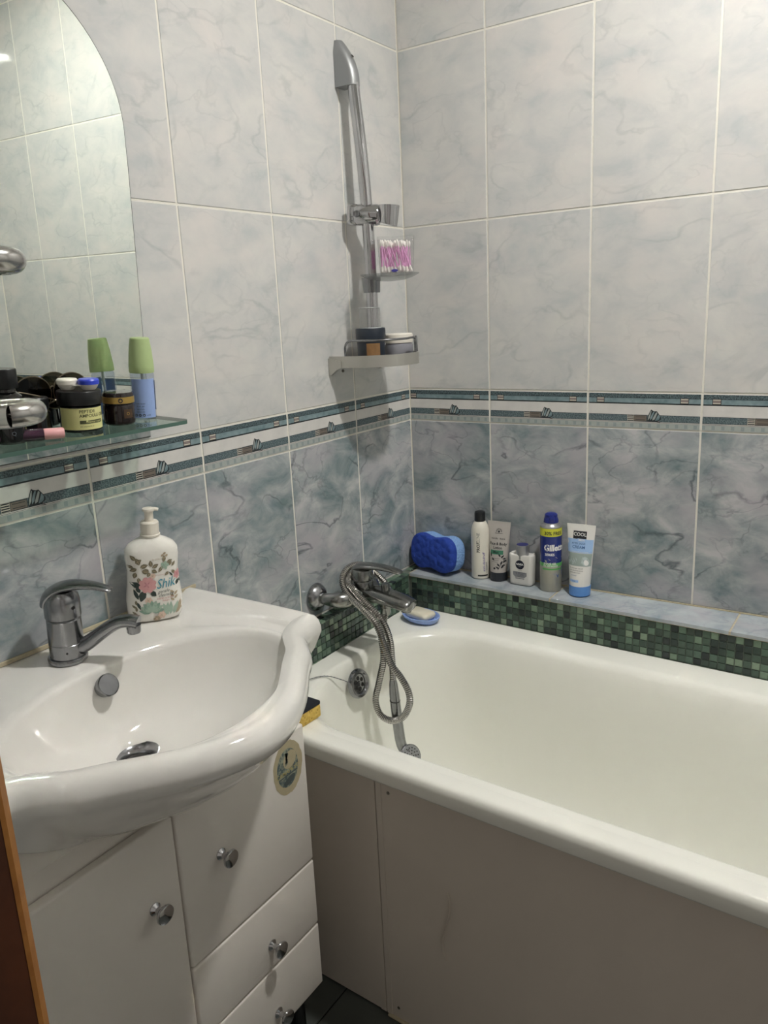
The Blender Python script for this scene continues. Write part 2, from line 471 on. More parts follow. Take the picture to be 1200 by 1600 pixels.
UP = [(ZB1, ZB1 + TH, 'marble_pale'), (ZB1 + TH, ZB1 + 2 * TH, 'marble_pale'), (ZB1 + 2 * TH, ZB1 + 3 * TH, 'marble_pale'), (ZB1 + 3 * TH, RZ, 'marble_pale')]
MIDR = [(ZL, ZB0, 'marble_blue'), (ZB0, ZB1, 'band')]
LOW = [(ZL - TH, ZL, 'marble_blue'), (0.0, ZL - TH, 'marble_blue')]
e = 0.0012
wl = MB().box(-0.12, -e, RY, 0.12, -0.05, RZ).build('wall_left', 'grout')
tag(wl, 'left wall of pale grey marble tiles with a green border, carrying mirror and shower rail', 'wall', kind='structure')
wb = MB().box(-e, RX + 0.12, e, 0.12, -0.05, RZ).build('wall_back', 'grout')
tag(wb, 'back wall of pale grey marble tiles behind the bath', 'wall', kind='structure')
wr = MB().box(RX + e, RX + 0.12, RY, e, -0.05, RZ).build('wall_right', 'grout')
tag(wr, 'right tiled wall at the far end of the bath, seen in the mirror', 'wall', kind='structure')
# back wall: local +x = world +x ; left wall: seen from the room, local +x = world +y, so count from the far end
tile_wall(wb, 0.0, (0, 0), RX, 0.232, UP + MIDR)
def tile_wall_left():
    ang = PI / 2                      # local x -> +y, local -y -> +x
    edges = [0.0, -0.246]
    while edges[-1] > RY + 0.006: edges.append(max(RY, edges[-1] - TW))
    for i in range(len(edges) - 1):
        y1, y0 = edges[i], edges[i + 1]
        for z0, z1, mat in UP + MIDR + LOW:
            if mat == 'band':
                w = y1 - y0
                c0, c1 = (TW - w, TW) if y0 <= RY + .001 else (0.0, w)
                inst('border_tile', band_mesh(c0, c1), wl, (0, y0 - c0, z0), (0, 0, ang))
            else:
                inst('tile', tile_mesh(y1 - y0, z1 - z0, mat), wl, (0, (y0 + y1) / 2, (z0 + z1) / 2), (0, 0, ang))
tile_wall_left()
tile_wall(wr, -PI / 2, (RX, 0), -RY, 0.25, UP + MIDR)
# front wall with the doorway the photograph is taken through
DX0, DX1, DZ = 0.50, 1.70, 2.06
wf = MB().box(-0.02, DX0, RY - 0.1, RY, -0.003, RZ).box(DX1, RX + .02, RY - 0.1, RY, -0.003, RZ).box(DX0, DX1, RY - 0.1, RY, DZ, RZ).build('wall_front', 'marble_pale')
tag(wf, 'front wall beside the doorway on the near side of the room', 'wall', kind='structure')
speckle('wood', '3a1a08', '51280f', 18, 0.45, 0.3, 0.7); speckle('wood_worn_lit', '8a5722', 'a06c30', 40, 0.5, 0.3, 0.7)
door = MB()
ch = 0.008
prof = [(DX0 - .02, RY - .115), (0.556, RY - .115), (0.556, RY - ch), (0.556 - ch, RY), (DX0 - .02, RY + .0)]
door.prism(prof, 0.0, DZ + .03, axis='z')
prof2 = [(2 * 1.118 - x, y) for x, y in prof]
door.prism(prof2, 0.0, DZ + .03, axis='z')
door.box(DX0 - .02, DX1 + .02, RY - .115, RY - .002, DZ - .05, DZ + .03)
door1 = door.build('door_1', 'wood')
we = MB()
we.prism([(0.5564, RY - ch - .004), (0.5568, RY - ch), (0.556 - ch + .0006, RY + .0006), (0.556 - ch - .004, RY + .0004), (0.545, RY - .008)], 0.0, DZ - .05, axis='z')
we.build('lit_worn_edge', 'wood_worn_lit', door1)  # worn chamfer; the bathroom lamp's light on it is painted into the paler wood
tag(door1, 'brown wooden door jamb with a worn, lamplit edge at the near left', 'door frame', kind='structure')

# ------------------------------------------------------------------ the mosaic ledge behind the bath
SK = -0.04      # the ledge and the bath stand a little askew
mos_cols = ['3c4f45', '4c6253', '2d3b37', '5d7463', '46594d', '6f8571', '39483f', '222d2c', '51685a', '7d907b', '415549', '33443c']
for i, c in enumerate(mos_cols): pbr('mosaic_%d' % i, c, 0.22, noise=0.22, nscale=160)
pbr('mosaic_grout', '60695f', 0.85)
PM = 0.0166
mmesh = [MB().box(-PM / 2 + .0008, PM / 2 - .0008, -0.0015, 0.003, -PM / 2 + .0008, PM / 2 - .0008, 0.0006).mesh('mosaic_tile', 'mosaic_%d' % i, fix=False) for i in range(len(mos_cols))]
ledge = thing('trim_1', 'long tiled ledge with a green mosaic front behind the bath', 'ledge', (0, 0, 0), kind='structure')
L0 = MB()
def yl(x, off=0.0): return -0.0835 + SK * x + off
L0.prism([(0.0, -0.001), (RX, -0.001), (RX, yl(RX, .0045)), (0.0, yl(0, .0045))], 0.45, ZL - 0.009, axis='z')
L0.build('core', 'mosaic_grout', ledge)
xs = [0.030, 0.432, 0.835, 1.238, 1.641, RX - .001]
for x0, x1 in zip(xs, xs[1:]):
    t = MB()
    t.prism([(x0 + .0022, -0.003), (x1 - .0022, -0.003), (x1 - .0022, yl(x1, -.0005)), (x0 + .0022, yl(x0, -.0005))], ZL - 0.0075, ZL, axis='z')
    t.build('ledge_tile', 'marble_ledge', ledge)
L1 = MB()
L1.prism([(0.028, -0.001), (RX, -0.001), (RX, yl(RX, .0006)), (0.028, yl(0.028, .0006))], ZL - 0.009, ZL - 0.001, axis='z')
L1.build('joint', 'grout_old', ledge)
wj = MB().box(0.028, RX, -0.0045, -0.0005, ZL - .002, ZL + 0.0022)
wj.build('wall_joint', 'grout_old', ledge)
rnd = random.Random(3)
rest = MB()
ncol = int((RX - .03) / PM)
for c in range(ncol):
    for r in range(6):
        x = 0.034 + (c + .5) * PM
        z = ZL - 0.0095 - (r + .5) * PM
        k = rnd.randrange(len(mos_cols))
        dy = rnd.uniform(-.0005, .0005)
        if r < 5 and c < 60:
            inst('mosaic_tile', mmesh[k], ledge, (x, yl(x, .0042) + dy, z), (rnd.uniform(-.02, .02), 0, SK + rnd.uniform(-.03, .03)))
        else:
            q = Matrix.Translation((x, yl(x, .0042) + dy, z)) @ Matrix.Rotation(SK, 4, 'Z')
            rest.box(-PM / 2 + .0008, PM / 2 - .0008, -0.0015, 0.003, -PM / 2 + .0008, PM / 2 - .0008, 0, k, q)
o = rest.build('mosaic_rest', ['mosaic_%d' % i for i in range(len(mos_cols))], ledge, fix=False)
o['kind'] = 'stuff'
side = thing('trim_2', 'narrow green mosaic ledge on the left wall under the bath mixer', 'ledge', kind='structure')
MB().box(0.0005, 0.026, -0.80, -0.075, 0.45, ZL - .004).build('core', 'mosaic_grout', side)
for c in range(30):
    y = -0.088 - (c + .5) * PM
    for r in range(6):
        inst('mosaic_tile', mmesh[rnd.randrange(len(mos_cols))], side, (0.0278 + rnd.uniform(-.0004, .0004), y, ZL - .006 - (r + .5) * PM), (0, rnd.uniform(-.02, .02), PI / 2 + rnd.uniform(-.02, .02)))
    inst('mosaic_tile', mmesh[rnd.randrange(len(mos_cols))], side, (0.0088, y, ZL - .0028), (-PI / 2, 0, 0))
    inst('mosaic_tile', mmesh[rnd.randrange(len(mos_cols))], side, (0.0088 + PM * 0.98, y, ZL - .0028), (-PI / 2, 0, 0))
for c in range(4):
    inst('mosaic_tile', mmesh[rnd.randrange(len(mos_cols))], side, (0.0088 + PM * 0.98 * (c % 2), -0.012 - PM * (c // 2) * 1.0 - .02, ZL - .0028), (-PI / 2, 0, 0))
MB().box(0.0005, 0.0265, -0.09, -0.004, ZL - .03, ZL - .0045).build('corner_core', 'mosaic_grout', side)

# ------------------------------------------------------------------ bath
def rrect(x0, x1, y0, y1, z, rl, rr, seg=10):
    """rounded rectangle ring, elliptic corners: rl=(rx,ry) at the left end, rr at the right end"""
    out = []
    for cx, cy, (rx, ry), a0 in ((x0 + rl[0], y0 + rl[1], rl, PI), (x1 - rr[0], y0 + rr[1], rr, 1.5 * PI), (x1 - rr[0], y1 - rr[1], rr, 0), (x0 + rl[0], y1 - rl[1], rl, 0.5 * PI)):
        for k in range(seg + 1):
            a = a0 + 0.5 * PI * k / seg
            out.append((cx + rx * math.cos(a), cy + ry * math.sin(a), z))
    return out
bath = thing('bathtub', 'white acrylic bathtub with a wide rim along the back wall', 'bathtub', (0, 0, 0), (0, 0, SK))
ox0, ox1, oy0, oy1 = 0.027, 1.705, -0.757, -0.082
def oring(i, z, r=0.025): return rrect(ox0 + i * .2, ox1 - i, oy0 + i, oy1 - i * .15, z, (max(.004, r - i * .4),) * 2, (max(.004, r - i * .4),) * 2)
tub = MB()
rings = [oring(.05, .548), oring(.012, .548), oring(.003, .550), oring(0, .555), oring(0, .574), oring(.002, .5815), oring(.006, .5862), oring(.012, .588), oring(.034, .5888), oring(.0355, .5882), oring(.0385, .5882)]
ix0, ix1, iy0, iy1 = 0.098, 1.640, -0.700, -0.160
def iring(l, r_, f, bk, z, s=1.0): return rrect(ix0 + l, ix1 - r_, iy0 + f, iy1 - bk, z, (.18 * s, .215 * s), (.15 * s, .2 * s))
rings += [iring(-.006, -.006, -.006, -.008, .5885), iring(0, 0, 0, 0, .587), iring(.005, .006, .006, .008, .5825), iring(.009, .012, .012, .016, .572), iring(.013, .03, .020, .024, .545), iring(.022, .06, .03, .034, .48),
          iring(.034, .12, .042, .046, .38), iring(.05, .18, .055, .058, .28), iring(.075, .23, .075, .075, .225, .98), iring(.12, .28, .11, .105, .195, .9), iring(.2, .36, .17, .165, .183, .6), iring(.4, .6, .225, .225, .180, .25)]
tub.loft(rings, False, True)
tub.build('tub', 'acrylic', bath, smooth=60)
# overflow plate
ov = MB()
OM = Matrix.Translation((0.128, -0.443, 0.5365)) @ Matrix.Rotation(math.radians(78), 4, 'Y')
ov.lathe([(0.001, -.002), (.034, -.002), (.034, .003), (.031, .008), (.026, .009), (.022, .006), (.021, .003), (.001, .003)], 36, 0, OM)
ovp = ov.build('overflow_plate', 'chrome_worn', bath)
hl = MB()
for k in range(6):
    hl.lathe([(.0005, .0031), (.0048, .0031), (.0048, .0036), (.0005, .0036)], 12, 0, OM @ Matrix.Translation((.0125 * math.cos(k * PI / 3), .0125 * math.sin(k * PI / 3), 0)))
hl.build('overflow_hole', 'dark', ovp)
MB().lathe([(.0005, .003), (.006, .003), (.005, .0055), (.0005, .006)], 16, 0, OM).build('screw', 'chrome_worn', ovp)
chain = smooth_path([(0.133, -0.468, .546), (.122, -.497, .568), (.108, -.535, .5885), (.092, -.585, .5925), (.084, -.65, .5910), (.088, -.73, .5905)], 5)
cm = MB(); cm.tube(chain, 0.0010, 6)
for p in chain[::1]:
    cm.lathe([(.0003, -.0017), (.0017, 0), (.0003, .0017)], 6, 0, Matrix.Translation(p))
cm.build('plug_chain', 'chrome_worn', bath)

# bath apron panels
PYL = -0.722
def panel(name, x0, x1, lab):
    t = thing(name, lab, 'bath panel', (0, 0, 0), (0, 0, SK))
    MB().box(x0, x1, PYL, PYL + .006, 0.004, .5475, .001).build('board', 'panel', t)
    for a, b_ in ((x0, x0 + .013), (x1 - .013, x1)):
        MB().box(a, b_, PYL - .0012, PYL + .001, 0.004, .5475, .0005).build('edge_strip', 'panel', t)
    MB().box(x0 + .013, x1 - .013, PYL - .0012, PYL + .001, 0.536, .5475, .0005).build('top_strip', 'panel', t)
    return t
pa = panel('front_board', 0.035, 0.3795, 'narrow grey-white bath front panel beside the vanity')
pb_ = panel('front_board', 0.3815, 1.70, 'wide grey-white bath front panel with a corner screw and a scuff')
for x, z in ((0.410, .5095), (1.05, .5095), (1.67, .5095), (0.410, .03)):
    sc = MB(); sc.lathe([(.0003, 0), (.0032, 0), (.0028, .0012), (.0003, .0014)], 14, 0, Matrix.Translation((x, PYL, z)) @ Matrix.Rotation(PI / 2, 4, 'X'))
    sc.build('screw', 'screw', pb_)
sm = MB()
pbr('scuff', 'd2cabf', 0.4)
pp = smooth_path([(.533, PYL - .0002, .352), (.538, PYL - .0004, .335), (.534, PYL - .0004, .30), (.522, PYL - .0004, .255), (.521, PYL - .0004, .225), (.527, PYL - .0002, .205)], 4)
sm.tube(pp, [.004 + .003 * math.sin(PI * k / (len(pp) - 1)) for k in range(len(pp))], 8, 0, flat=(1, .05))
sm.build('scuff_mark', 'scuff', pb_)
ck = MB()
ck.box(0.385, 1.70, PYL - .006, PYL + .002, 0.0, .006, .002)
o = ck.build('sealant', 'grout_old', pb_)

# ------------------------------------------------------------------ wash basin
YC = -1.12
def outline(n=160):
    """outer edge of the basin in plan (x from the wall, y about the centre), counter clockwise from the wall"""
    half = [(0.0, .322), (.06, .322), (.14, .322), (.22, .322), (.262, .324), (.283, .325), (.297, .3235), (.306, .316), (.3095, .302), (.3125, .288), (.318, .270), (.328, .252), (.345, .236), (.367, .214), (.391, .178), (.4176, .141), (.442, .104), (.4605, .066), (.472, .030), (.4755, 0.0)]
    pts = half + [(x, -y) for x, y in reversed(half[:-1])]
    dense = []
    P = smooth_path([(x, y, 0) for x, y in pts], 6)
    return [(p.x, p.y) for p in P]
OUT = outline()
NB = len(OUT)
BK = 40                      # points along the wall edge
ring_o = OUT + [(0.0, -.322 + .644 * (k + 1) / (BK + 1)) for k in range(BK)]
CX = 0.262
ANG = [math.atan2(y, x - CX) for x, y in ring_o]
def bowl_ring(a, b_, cx, cy=0.0, pw=2.3):
    out = []
    for t in ANG:
        c, s_ = math.cos(t), math.sin(t)
        r = (abs(c / a) ** pw + abs(s_ / b_) ** pw) ** (-1 / pw)
        out.append((cx + r * c, cy + r * s_))
    return out
inner = bowl_ring(.146, .228, .268, 0, 1.98)
drainr = bowl_ring(.026, .026, .196, 0, 2.0)
def mixr(A, B, t): return [(ax + (bx - ax) * t, ay + (by - ay) * t) for (ax, ay), (bx, by) in zip(A, B)]
def shrink(A, d):
    """pull the outer ring in by d, not at the wall"""
    out = []
    n = len(A)
    for i, (x, y) in enumerate(A):
        if i >= NB or x < 1e-4:
            out.append((x, y * (1 - d / .322))); continue
        x0, y0 = A[(i - 1) % n]; x1, y1 = A[(i + 1) % n]
        if i == 0: x0, y0 = x, y
        tx, ty = x1 - x0, y1 - y0
        l = math.hypot(tx, ty) or 1
        nx, ny = -ty / l, tx / l
        if nx * (CX - x) + ny * (0 - y) < 0: nx, ny = -nx, -ny
        out.append((max(0.0, x + nx * d), y + ny * d))
    return out
def zr(A, z): return [(x, YC + y, (z(x, y) if callable(z) else z)) for x, y in A]
def deck(x, y):               # the deck falls a little towards the bowl, the side edges stand up
    return 0.872 - 0.05 * min(x, .16)
rings = []
belly = bowl_ring(.05, .10, .235, 0, 2.1)
def bl(t, d=0.0): return mixr(shrink(ring_o, d), belly, t)
def fz(z0):                   # the front lip lies lower than the deck
    def f(x, y):
        u = max(0.0, min(1.0, (x - .20) / .26))
        return z0 - .013 * u * u * (3 - 2 * u)
    return f
rings.append(zr(bl(.95), .690))
rings.append(zr(bl(.80), .700))
rings.append(zr(bl(.60), .722))
rings.append(zr(bl(.42), .747))
rings.append(zr(bl(.26), .774))
rings.append(zr(bl(.14), .797))
rings.append(zr(bl(.07), .812))
rings.append(zr(shrink(ring_o, .005), fz(.830)))
rings.append(zr(ring_o, fz(.842)))
rings.append(zr(shrink(ring_o, .0005), fz(.851)))
rings.append(zr(shrink(ring_o, .004), fz(.861)))
rings.append(zr(shrink(ring_o, .010), fz(.868)))
rings.append(zr(shrink(ring_o, .018), fz(.8715)))
rings.append(zr(shrink(ring_o, .028), fz(.8710)))
so = shrink(ring_o, .040)
rings.append(zr(so, fz(.8650)))
def tray_z(z0, m):            # shallow soap recesses left and right behind the bowl
    g = max(0.0, 1 - abs(m - .52) / .30) ** 1.0
    def f(x, y):
        a = math.degrees(math.atan2(abs(y), x - CX))
        h = max(0.0, min(1.0, (a - 72) / 10)) * max(0.0, min(1.0, (138 - a) / 10))
        return fz(z0)(x, y) - .0062 * min(1, g * 3.0) * h
    return f
for m_, z_ in ((.10, .8650), (.22, .8648), (.30, .8645), (.40, .8642), (.52, .8638), (.64, .8630), (.74, .8625), (.82, .8618), (.92, .8600)):
    rings.append(zr(mixr(so, inner, m_), tray_z(z_, m_)))
rings.append(zr(inner, fz(.8575)))
for t, dz in ((.025, .008), (.055, .018), (.10, .034), (.17, .052), (.26, .070), (.38, .087), (.52, .099), (.68, .107), (.84, .112), (.96, .116), (1.0, .120)):
    rings.append(zr(mixr(inner, drainr, t), (lambda dz: lambda x, y: .8565 - dz - (fz(0)(x, y) * -1) * max(0, 1 - dz / .04))(dz)))
basin = thing('washbasin', 'white ceramic washbasin with a rounded front, set on the vanity', 'washbasin', (0, 0, 0))
MB().loft(rings, True, False).build('bowl', 'ceramic', basin, smooth=70)
dr = MB(); dm = Matrix.Translation((.196, YC, .737))
dr.lathe([(.0005, -.012), (.020, -.012), (.022, -.004), (.026, .0005), (.031, .003), (.034, .0025), (.035, .000)], 36, 0, dm, cap1=False)
dr.build('drain_ring', 'chrome_worn', basin)
MB().lathe([(.0005, .0), (.019, .0), (.019, .0004), (.0005, .0004)], 24, 0, Matrix.Translation((.196, YC, .7265))).build('drain_hole', 'dark', basin)
# overflow cap on the rear wall of the bowl
om = Matrix.Translation((.1305, -1.113, .8285)) @ Matrix.Rotation(math.radians(62), 4, 'Y')
MB().lathe([(.0005, -.004), (.016, -.004), (.0165, .006), (.0175, .006), (.0175, .0105), (.0165, .0118), (.0155, .0108), (.0005, .0112)], 32, 0, om).build('overflow_cap', 'chrome_worn', basin)
MB().box(0.0, 0.0032, -1.44, -0.80, .866, .8732, .0008).build('sealant', 'grout_old', basin)

# basin mixer tap
phi = math.radians(33)
tap = thing('basin_mixer_tap', 'chrome single-lever mixer tap on the washbasin, spout swung to the right', 'tap', (.066, -1.125, .8685), (0, math.radians(3.0), 0))
MB().lathe([(.001, -.003), (.029, -.003), (.0295, .001), (.028, .004), (.001, .004)], 36).build('base_ring', 'chrome_worn', tap)
bd = MB()
bd.lathe([(.001, .003), (.0255, .003), (.0255, .026), (.0250, .0265), (.0250, .0272), (.0255, .0277), (.0250, .064), (.0235, .066), (.001, .066)], 36)
body = bd.build('body', 'chrome_worn', tap)
MB().lathe([(.0002, 0), (.0016, 0), (.0016, .0006), (.0002, .0006)], 10, 0, Matrix.Rotation(math.radians(-35), 4, 'Z') @ Matrix.Translation((.0255, 0, .016)) @ Matrix.Rotation(PI / 2, 4, 'Y')).build('pin_hole', 'dark', body)
hd = MB()
RD = Matrix.Rotation(phi, 4, 'Z')
hd.lathe([(.001, .0665), (.0245, .0665), (.0264, .069), (.0264, .092), (.0245, .1015), (.018, .1085), (.001, .111)], 36)
pl = smooth_path([(-.0235, 0, .086), (-.017, 0, .100), (-.002, 0, .1120), (.020, 0, .1175), (.045, 0, .1170), (.068, 0, .1120), (.077, 0, .1085)], 4)
n = len(pl)
hd.tube(pl, [interp([(0, .016), (.2, .0225), (.45, .019), (.75, .0125), (.95, .0095), (1, .004)], k / (n - 1)) for k in range(n)], 16, 0, RD, flat=[(1, interp([(0, .5), (.3, .42), (.6, .34), (1, .34)], k / (n - 1))) for k in range(n)])
lev = hd.build('lever', 'chrome_worn', tap)
MB().lathe([(.0003, 0), (.0034, 0), (.003, .0012), (.0003, .0006)], 12, 0, Matrix.Rotation(phi - .55, 4, 'Z') @ Matrix.Translation((.0258, 0, .086)) @ Matrix.Rotation(PI / 2, 4, 'Y')).build('lever_plug', 'dark', lev)
sp = MB()
ps = smooth_path([(.016, 0, .015), (.034, 0, .024), (.058, 0, .042), (.080, 0, .0560), (.098, 0, .0595), (.113, 0, .0575)], 5)
n = len(ps)
sp.tube(ps, [interp([(0, .0125), (.5, .0125), (.75, .013), (1, .0145)], k / (n - 1)) for k in range(n)], 16, 0, RD, flat=[(1, interp([(0, 1.0), (.4, .85), (.8, .72), (1, .62)], k / (n - 1))) for k in range(n)])
spo = sp.build('spout', 'chrome_worn', tap)
MB().lathe([(.001, .036), (.0095, .036), (.0105, .0375), (.0112, .049), (.001, .049)], 24, 0, RD @ Matrix.Translation((.105, 0, .0045))).build('aerator', 'chrome_worn', spo)

# ------------------------------------------------------------------ vanity cabinet
FXC = 0.272
van = thing('vanity_cabinet', 'white vanity cabinet with a door and three drawers under the washbasin', 'cabinet', (0, 0, 0))
cb = MB()
cb.box(0.002, FXC - .0185, -1.41, -.832, .115, .70, .001)
cb.build('carcass', 'white_paint', van)
MB().box(0.242, FXC - .019, -1.409, -.833, .67, .737, .001).build('top_rail', 'white_paint', van)
for y in (-.86, -1.38):
    for x in (.04, .225):
        MB().lathe([(.001, 0), (.018, 0), (.016, .01), (.014, .1), (.02, .115), (.001, .115)], 16, 0, Matrix.Translation((x, y, 0))).build('foot', 'black', van)
def knob(parent, y, z):
    k = MB(); m = Matrix.Translation((FXC, y, z)) @ Matrix.Rotation(PI / 2, 4, 'Y')
    k.lathe([(.0005, -.001), (.0095, -.001), (.0098, .0015), (.0075, .0035), (.0050, .006), (.0046, .012), (.0062, .0155), (.0128, .0185), (.0148, .0215), (.0142, .0240), (.0100, .0262), (.0005, .0270)], 28, 0, m)
    return k.build('knob', 'chrome', parent)
def front(name, y0, y1, z0, z1):
    return MB().box(FXC - .018, FXC, y0, y1, z0, z1, .0045, seg=3).build(name, 'white_paint', van)
dl = front('door', -1.409, -1.1315, .117, .666); knob(dl, -1.1815, .5425)
d1 = front('drawer', -1.1285, -.8305, .3925, .6665); knob(d1, -1.0485, .546)
d2 = front('drawer', -1.1285, -.8305, .2540, .3900); knob(d2, -.9570, .3020)
d3 = front('drawer', -1.1285, -.8305, .1170, .2515); knob(d3, -.9570, .1575)
# worn oval sticker
pbr('sticker_old', 'b4a98a', 0.6, noise=0.12, nscale=120); speckle('sticker_print', '4d5d60', '9aa08c', 160, 0.6, .4, .62); pbr('sticker_ink', '4a5453', 0.6); pbr('sticker_yellow', 'b0a56e', .6)
stk = MB(); SS = 1.33
def sfn(e_): return lambda u, v: (FXC + e_, -.8790 + u * 1.33, .6060 + v * 1.33)
q = random.Random(5)
pts = [( .0285 * (1 + q.uniform(-.03, .03)) * math.cos(2 * PI * k / 44), .0375 * (1 + q.uniform(-.02, .02)) * math.sin(2 * PI * k / 44)) for k in range(44)]
stk.add([sfn(.0003)(*p) for p in pts], [tuple(range(44))], 0)
stk.disc(sfn(.0005), -.001, 0, .0205, .0270, 0, 32, 1)
stk.disc(sfn(.0006), .004, .010, .0130, .0120, .5, 20, 0)
stk.text('CAMAPKYC', .0085, sfn(.0007), -.001, -.0055, 3, 0, .012)
stk.patch(sfn(.00065), -.019, .017, -.011, -.0095, 1, 1, 2)
for k in range(8): stk.leaf(sfn(.0007), -.006 + k * .0012, .004 + k * .002, .008, .004, .6 + .3 * k, 2 if k % 2 else 1)
stk.disc(sfn(.0006), .001, -.0185, .012, .005, .3, 16, 2)
stk.build('sticker', ['sticker_old', 'sticker_print', 'sticker_ink', 'sticker_yellow'], d1, fix=False)

# ------------------------------------------------------------------ bath mixer with its hand shower
mixer = thing('bath_mixer', 'chrome wall-mounted bath mixer with a single lever above the bath', 'tap', (0, 0, 0))
MY = -0.370
for y in (-.4450, -.2950):
    fm = Matrix.Translation((0.0, y, .7275)) @ Matrix.Rotation(PI / 2, 4, 'Y')
    MB().lathe([(.001, .0005), (.033, .0005), (.033, .004), (.028, .013), (.018, .021), (.015, .022), (.001, .022)], 32, 0, fm).build('flange', 'chrome_worn', mixer)
    sg = 1 if y < MY else -1
    pe = smooth_path([(.018, y, .7275), (.036, y, .7275), (.054, y + sg * .006, .7265), (.068, y + sg * .020, .725), (.074, y + sg * .040, .724)], 4)
    MB().tube(pe, [interp([(0, .0125), (.35, .015), (.6, .0185), (1, .0195)], k / (len(pe) - 1)) for k in range(len(pe))], 18).build('elbow', 'chrome_bath', mixer)
bm_ = MB()
bm_.lathe([(.001, -.050), (.019, -.050), (.021, -.044), (.022, 0), (.021, .044), (.019, .050), (.001, .050)], 28, 0, Matrix.Translation((.078, MY, .7235)) @ Matrix.Rotation(PI / 2, 4, 'X'))
bm_.lathe([(.001, .735), (.024, .735), (.025, .742), (.0235, .757), (.0225, .759), (.001, .759)], 32, 0, Matrix.Translation((.083, MY, 0)))
bm_.build('body', 'chrome_bath', mixer)
spt = MB()
pp = smooth_path([(.072, MY, .7265), (.105, MY, .7290), (.140, MY, .7280), (.175, MY, .7235), (.205, MY, .7180), (.2165, MY, .7160)], 4)
n = len(pp)
spt.tube(pp, [interp([(0, .022), (.3, .029), (.7, .028), (.92, .024), (1, .018)], k / (n - 1)) for k in range(n)], 20, 0, flat=[(1.0, interp([(0, .8), (.4, .62), (1, .55)], k / (n - 1))) for k in range(n)])
spo = spt.build('spout', 'chrome_bath', mixer)
MB().lathe([(.001, .7005), (.0115, .7005), (.0125, .703), (.0125, .714), (.001, .714)], 24, 0, Matrix.Translation((.200, MY, 0))).build('aerator', 'chrome_bath', spo)
MB().lathe([(.001, .733), (.0075, .733), (.0075, .741), (.0098, .743), (.0098, .757), (.0088, .759), (.001, .7595)], 24, 0, Matrix.Translation((.146, MY, 0))).build('diverter_knob', 'chrome_bath', mixer)
MB().lathe([(.001, .684), (.0098, .684), (.0118, .688), (.0118, .702), (.0135, .704), (.0135, .716), (.001, .716)], 24, 0, Matrix.Translation((.1435, MY, 0))).build('hose_outlet', 'chrome_bath', mixer)
lv = MB()
lv.lathe([(.001, .7595), (.0240, .7595), (.0265, .763), (.0265, .774), (.0235, .785), (.015, .791), (.001, .7925)], 32, 0, Matrix.Translation((.083, MY, 0)))
pp = smooth_path([(.062, MY, .781), (.075, MY, .790), (.098, MY, .7945), (.130, MY, .7965), (.162, MY, .7950), (.184, MY, .7915), (.1905, MY, .790)], 4)
n = len(pp)
lv.tube(pp, [interp([(0, .014), (.2, .021), (.45, .0185), (.75, .014), (.93, .0105), (1, .005)], k / (n - 1)) for k in range(n)], 16, 0, flat=[(1, interp([(0, .5), (.3, .36), (1, .28)], k / (n - 1))) for k in range(n)])
lv.build('lever', 'chrome_bath', mixer)

hand = thing('hand_shower', 'chrome hand shower on a ribbed metal hose wrapped round the bath mixer', 'hand shower', (0, 0, 0))
hp = [(.1435, -.370, .690), (.1470, -.385, .672), (.1555, -.410, .6457), (.1650, -.420, .5972), (.1523, -.425, .5376), (.1443, -.430, .4930), (.1566, -.430, .4605), (.1861, -.430, .4537), (.2180, -.430, .4718), (.2366, -.430, .5082), (.2347, -.430, .5390),
      (.2192, -.4350, .5717), (.2002, -.441, .6004), (.1854, -.442, .6402), (.1640, -.440, .6882), (.1243, -.433, .7149), (.0899, -.424, .7304), (.0600, -.4130, .7505), (.0455, -.3950, .7705), (.0470, -.3670, .7840), (.0640, -.3330, .7800), (.1030, -.330, .7560), (.1270, -.331, .7310),
      (.112, -.325, .700), (.070, -.322, .697), (.044, -.330, .735), (.0505, -.368, .7660), (.0650, -.402, .7597), (.0960, -.4150, .7430), (.1376, -.4230, .7180), (.1660, -.4190, .6900), (.1778, -.4100, .6424), (.1817, -.4100, .5854), (.1814, -.4100, .5458)]
path = smooth_path(hp, 60)
# ribbed: resample by arc length, alternate radius
L = [0.0]
for a, b_ in zip(path, path[1:]): L.append(L[-1] + (b_ - a).length)
tot = L[-1]; rib = 0.0046; nr = int(tot / rib)
res, j = [], 0
rad = []
for i in range(nr * 3 + 1):
    s_ = tot * i / (nr * 3)
    while j < len(L) - 2 and L[j + 1] < s_: j += 1
    t = (s_ - L[j]) / max(1e-9, L[j + 1] - L[j])
    res.append(path[j].lerp(path[j + 1], t)); rad.append((.0060, .0080, .0080)[i % 3])
MB().tube(res, rad, 10).build('hose', 'steel', hand, smooth=20)
hm = MB()
pp = smooth_path([(.1814, -.410, .5470), (.1822, -.410, .5280), (.1836, -.410, .5040), (.1863, -.410, .4700), (.1905, -.410, .4250), (.1950, -.410, .3920), (.2020, -.410, .3760), (.2130, -.410, .3690)], 4)
n = len(pp)
hm.tube(pp, [interp([(0, .0075), (.1, .0100), (.28, .0118), (.30, .0112), (.32, .0118), (.6, .0125), (.85, .0120), (1, .014)], k / (n - 1)) for k in range(n)], 18)
hm.build('handle', 'chrome_worn', hand)
MB().lathe([(.0116, -.001), (.0124, -.001), (.0124, .001), (.0116, .001)], 20, 0, Matrix.Translation((.1843, -.410, .4950)) @ Matrix.Rotation(.07, 4, 'Y'), cap0=False, cap1=False).build('handle_ring', 'black', hand)
HM = Matrix.Translation((.2195, -.412, .3630)) @ Matrix.Rotation(math.radians(62), 4, 'Y') @ Matrix.Rotation(.3, 4, 'X')
hh = MB()
hh.lathe([(.001, -.020), (.012, -.019), (.023, -.010), (.0275, .000), (.0275, .005), (.025, .007)], 30, 0, HM, cap1=False)
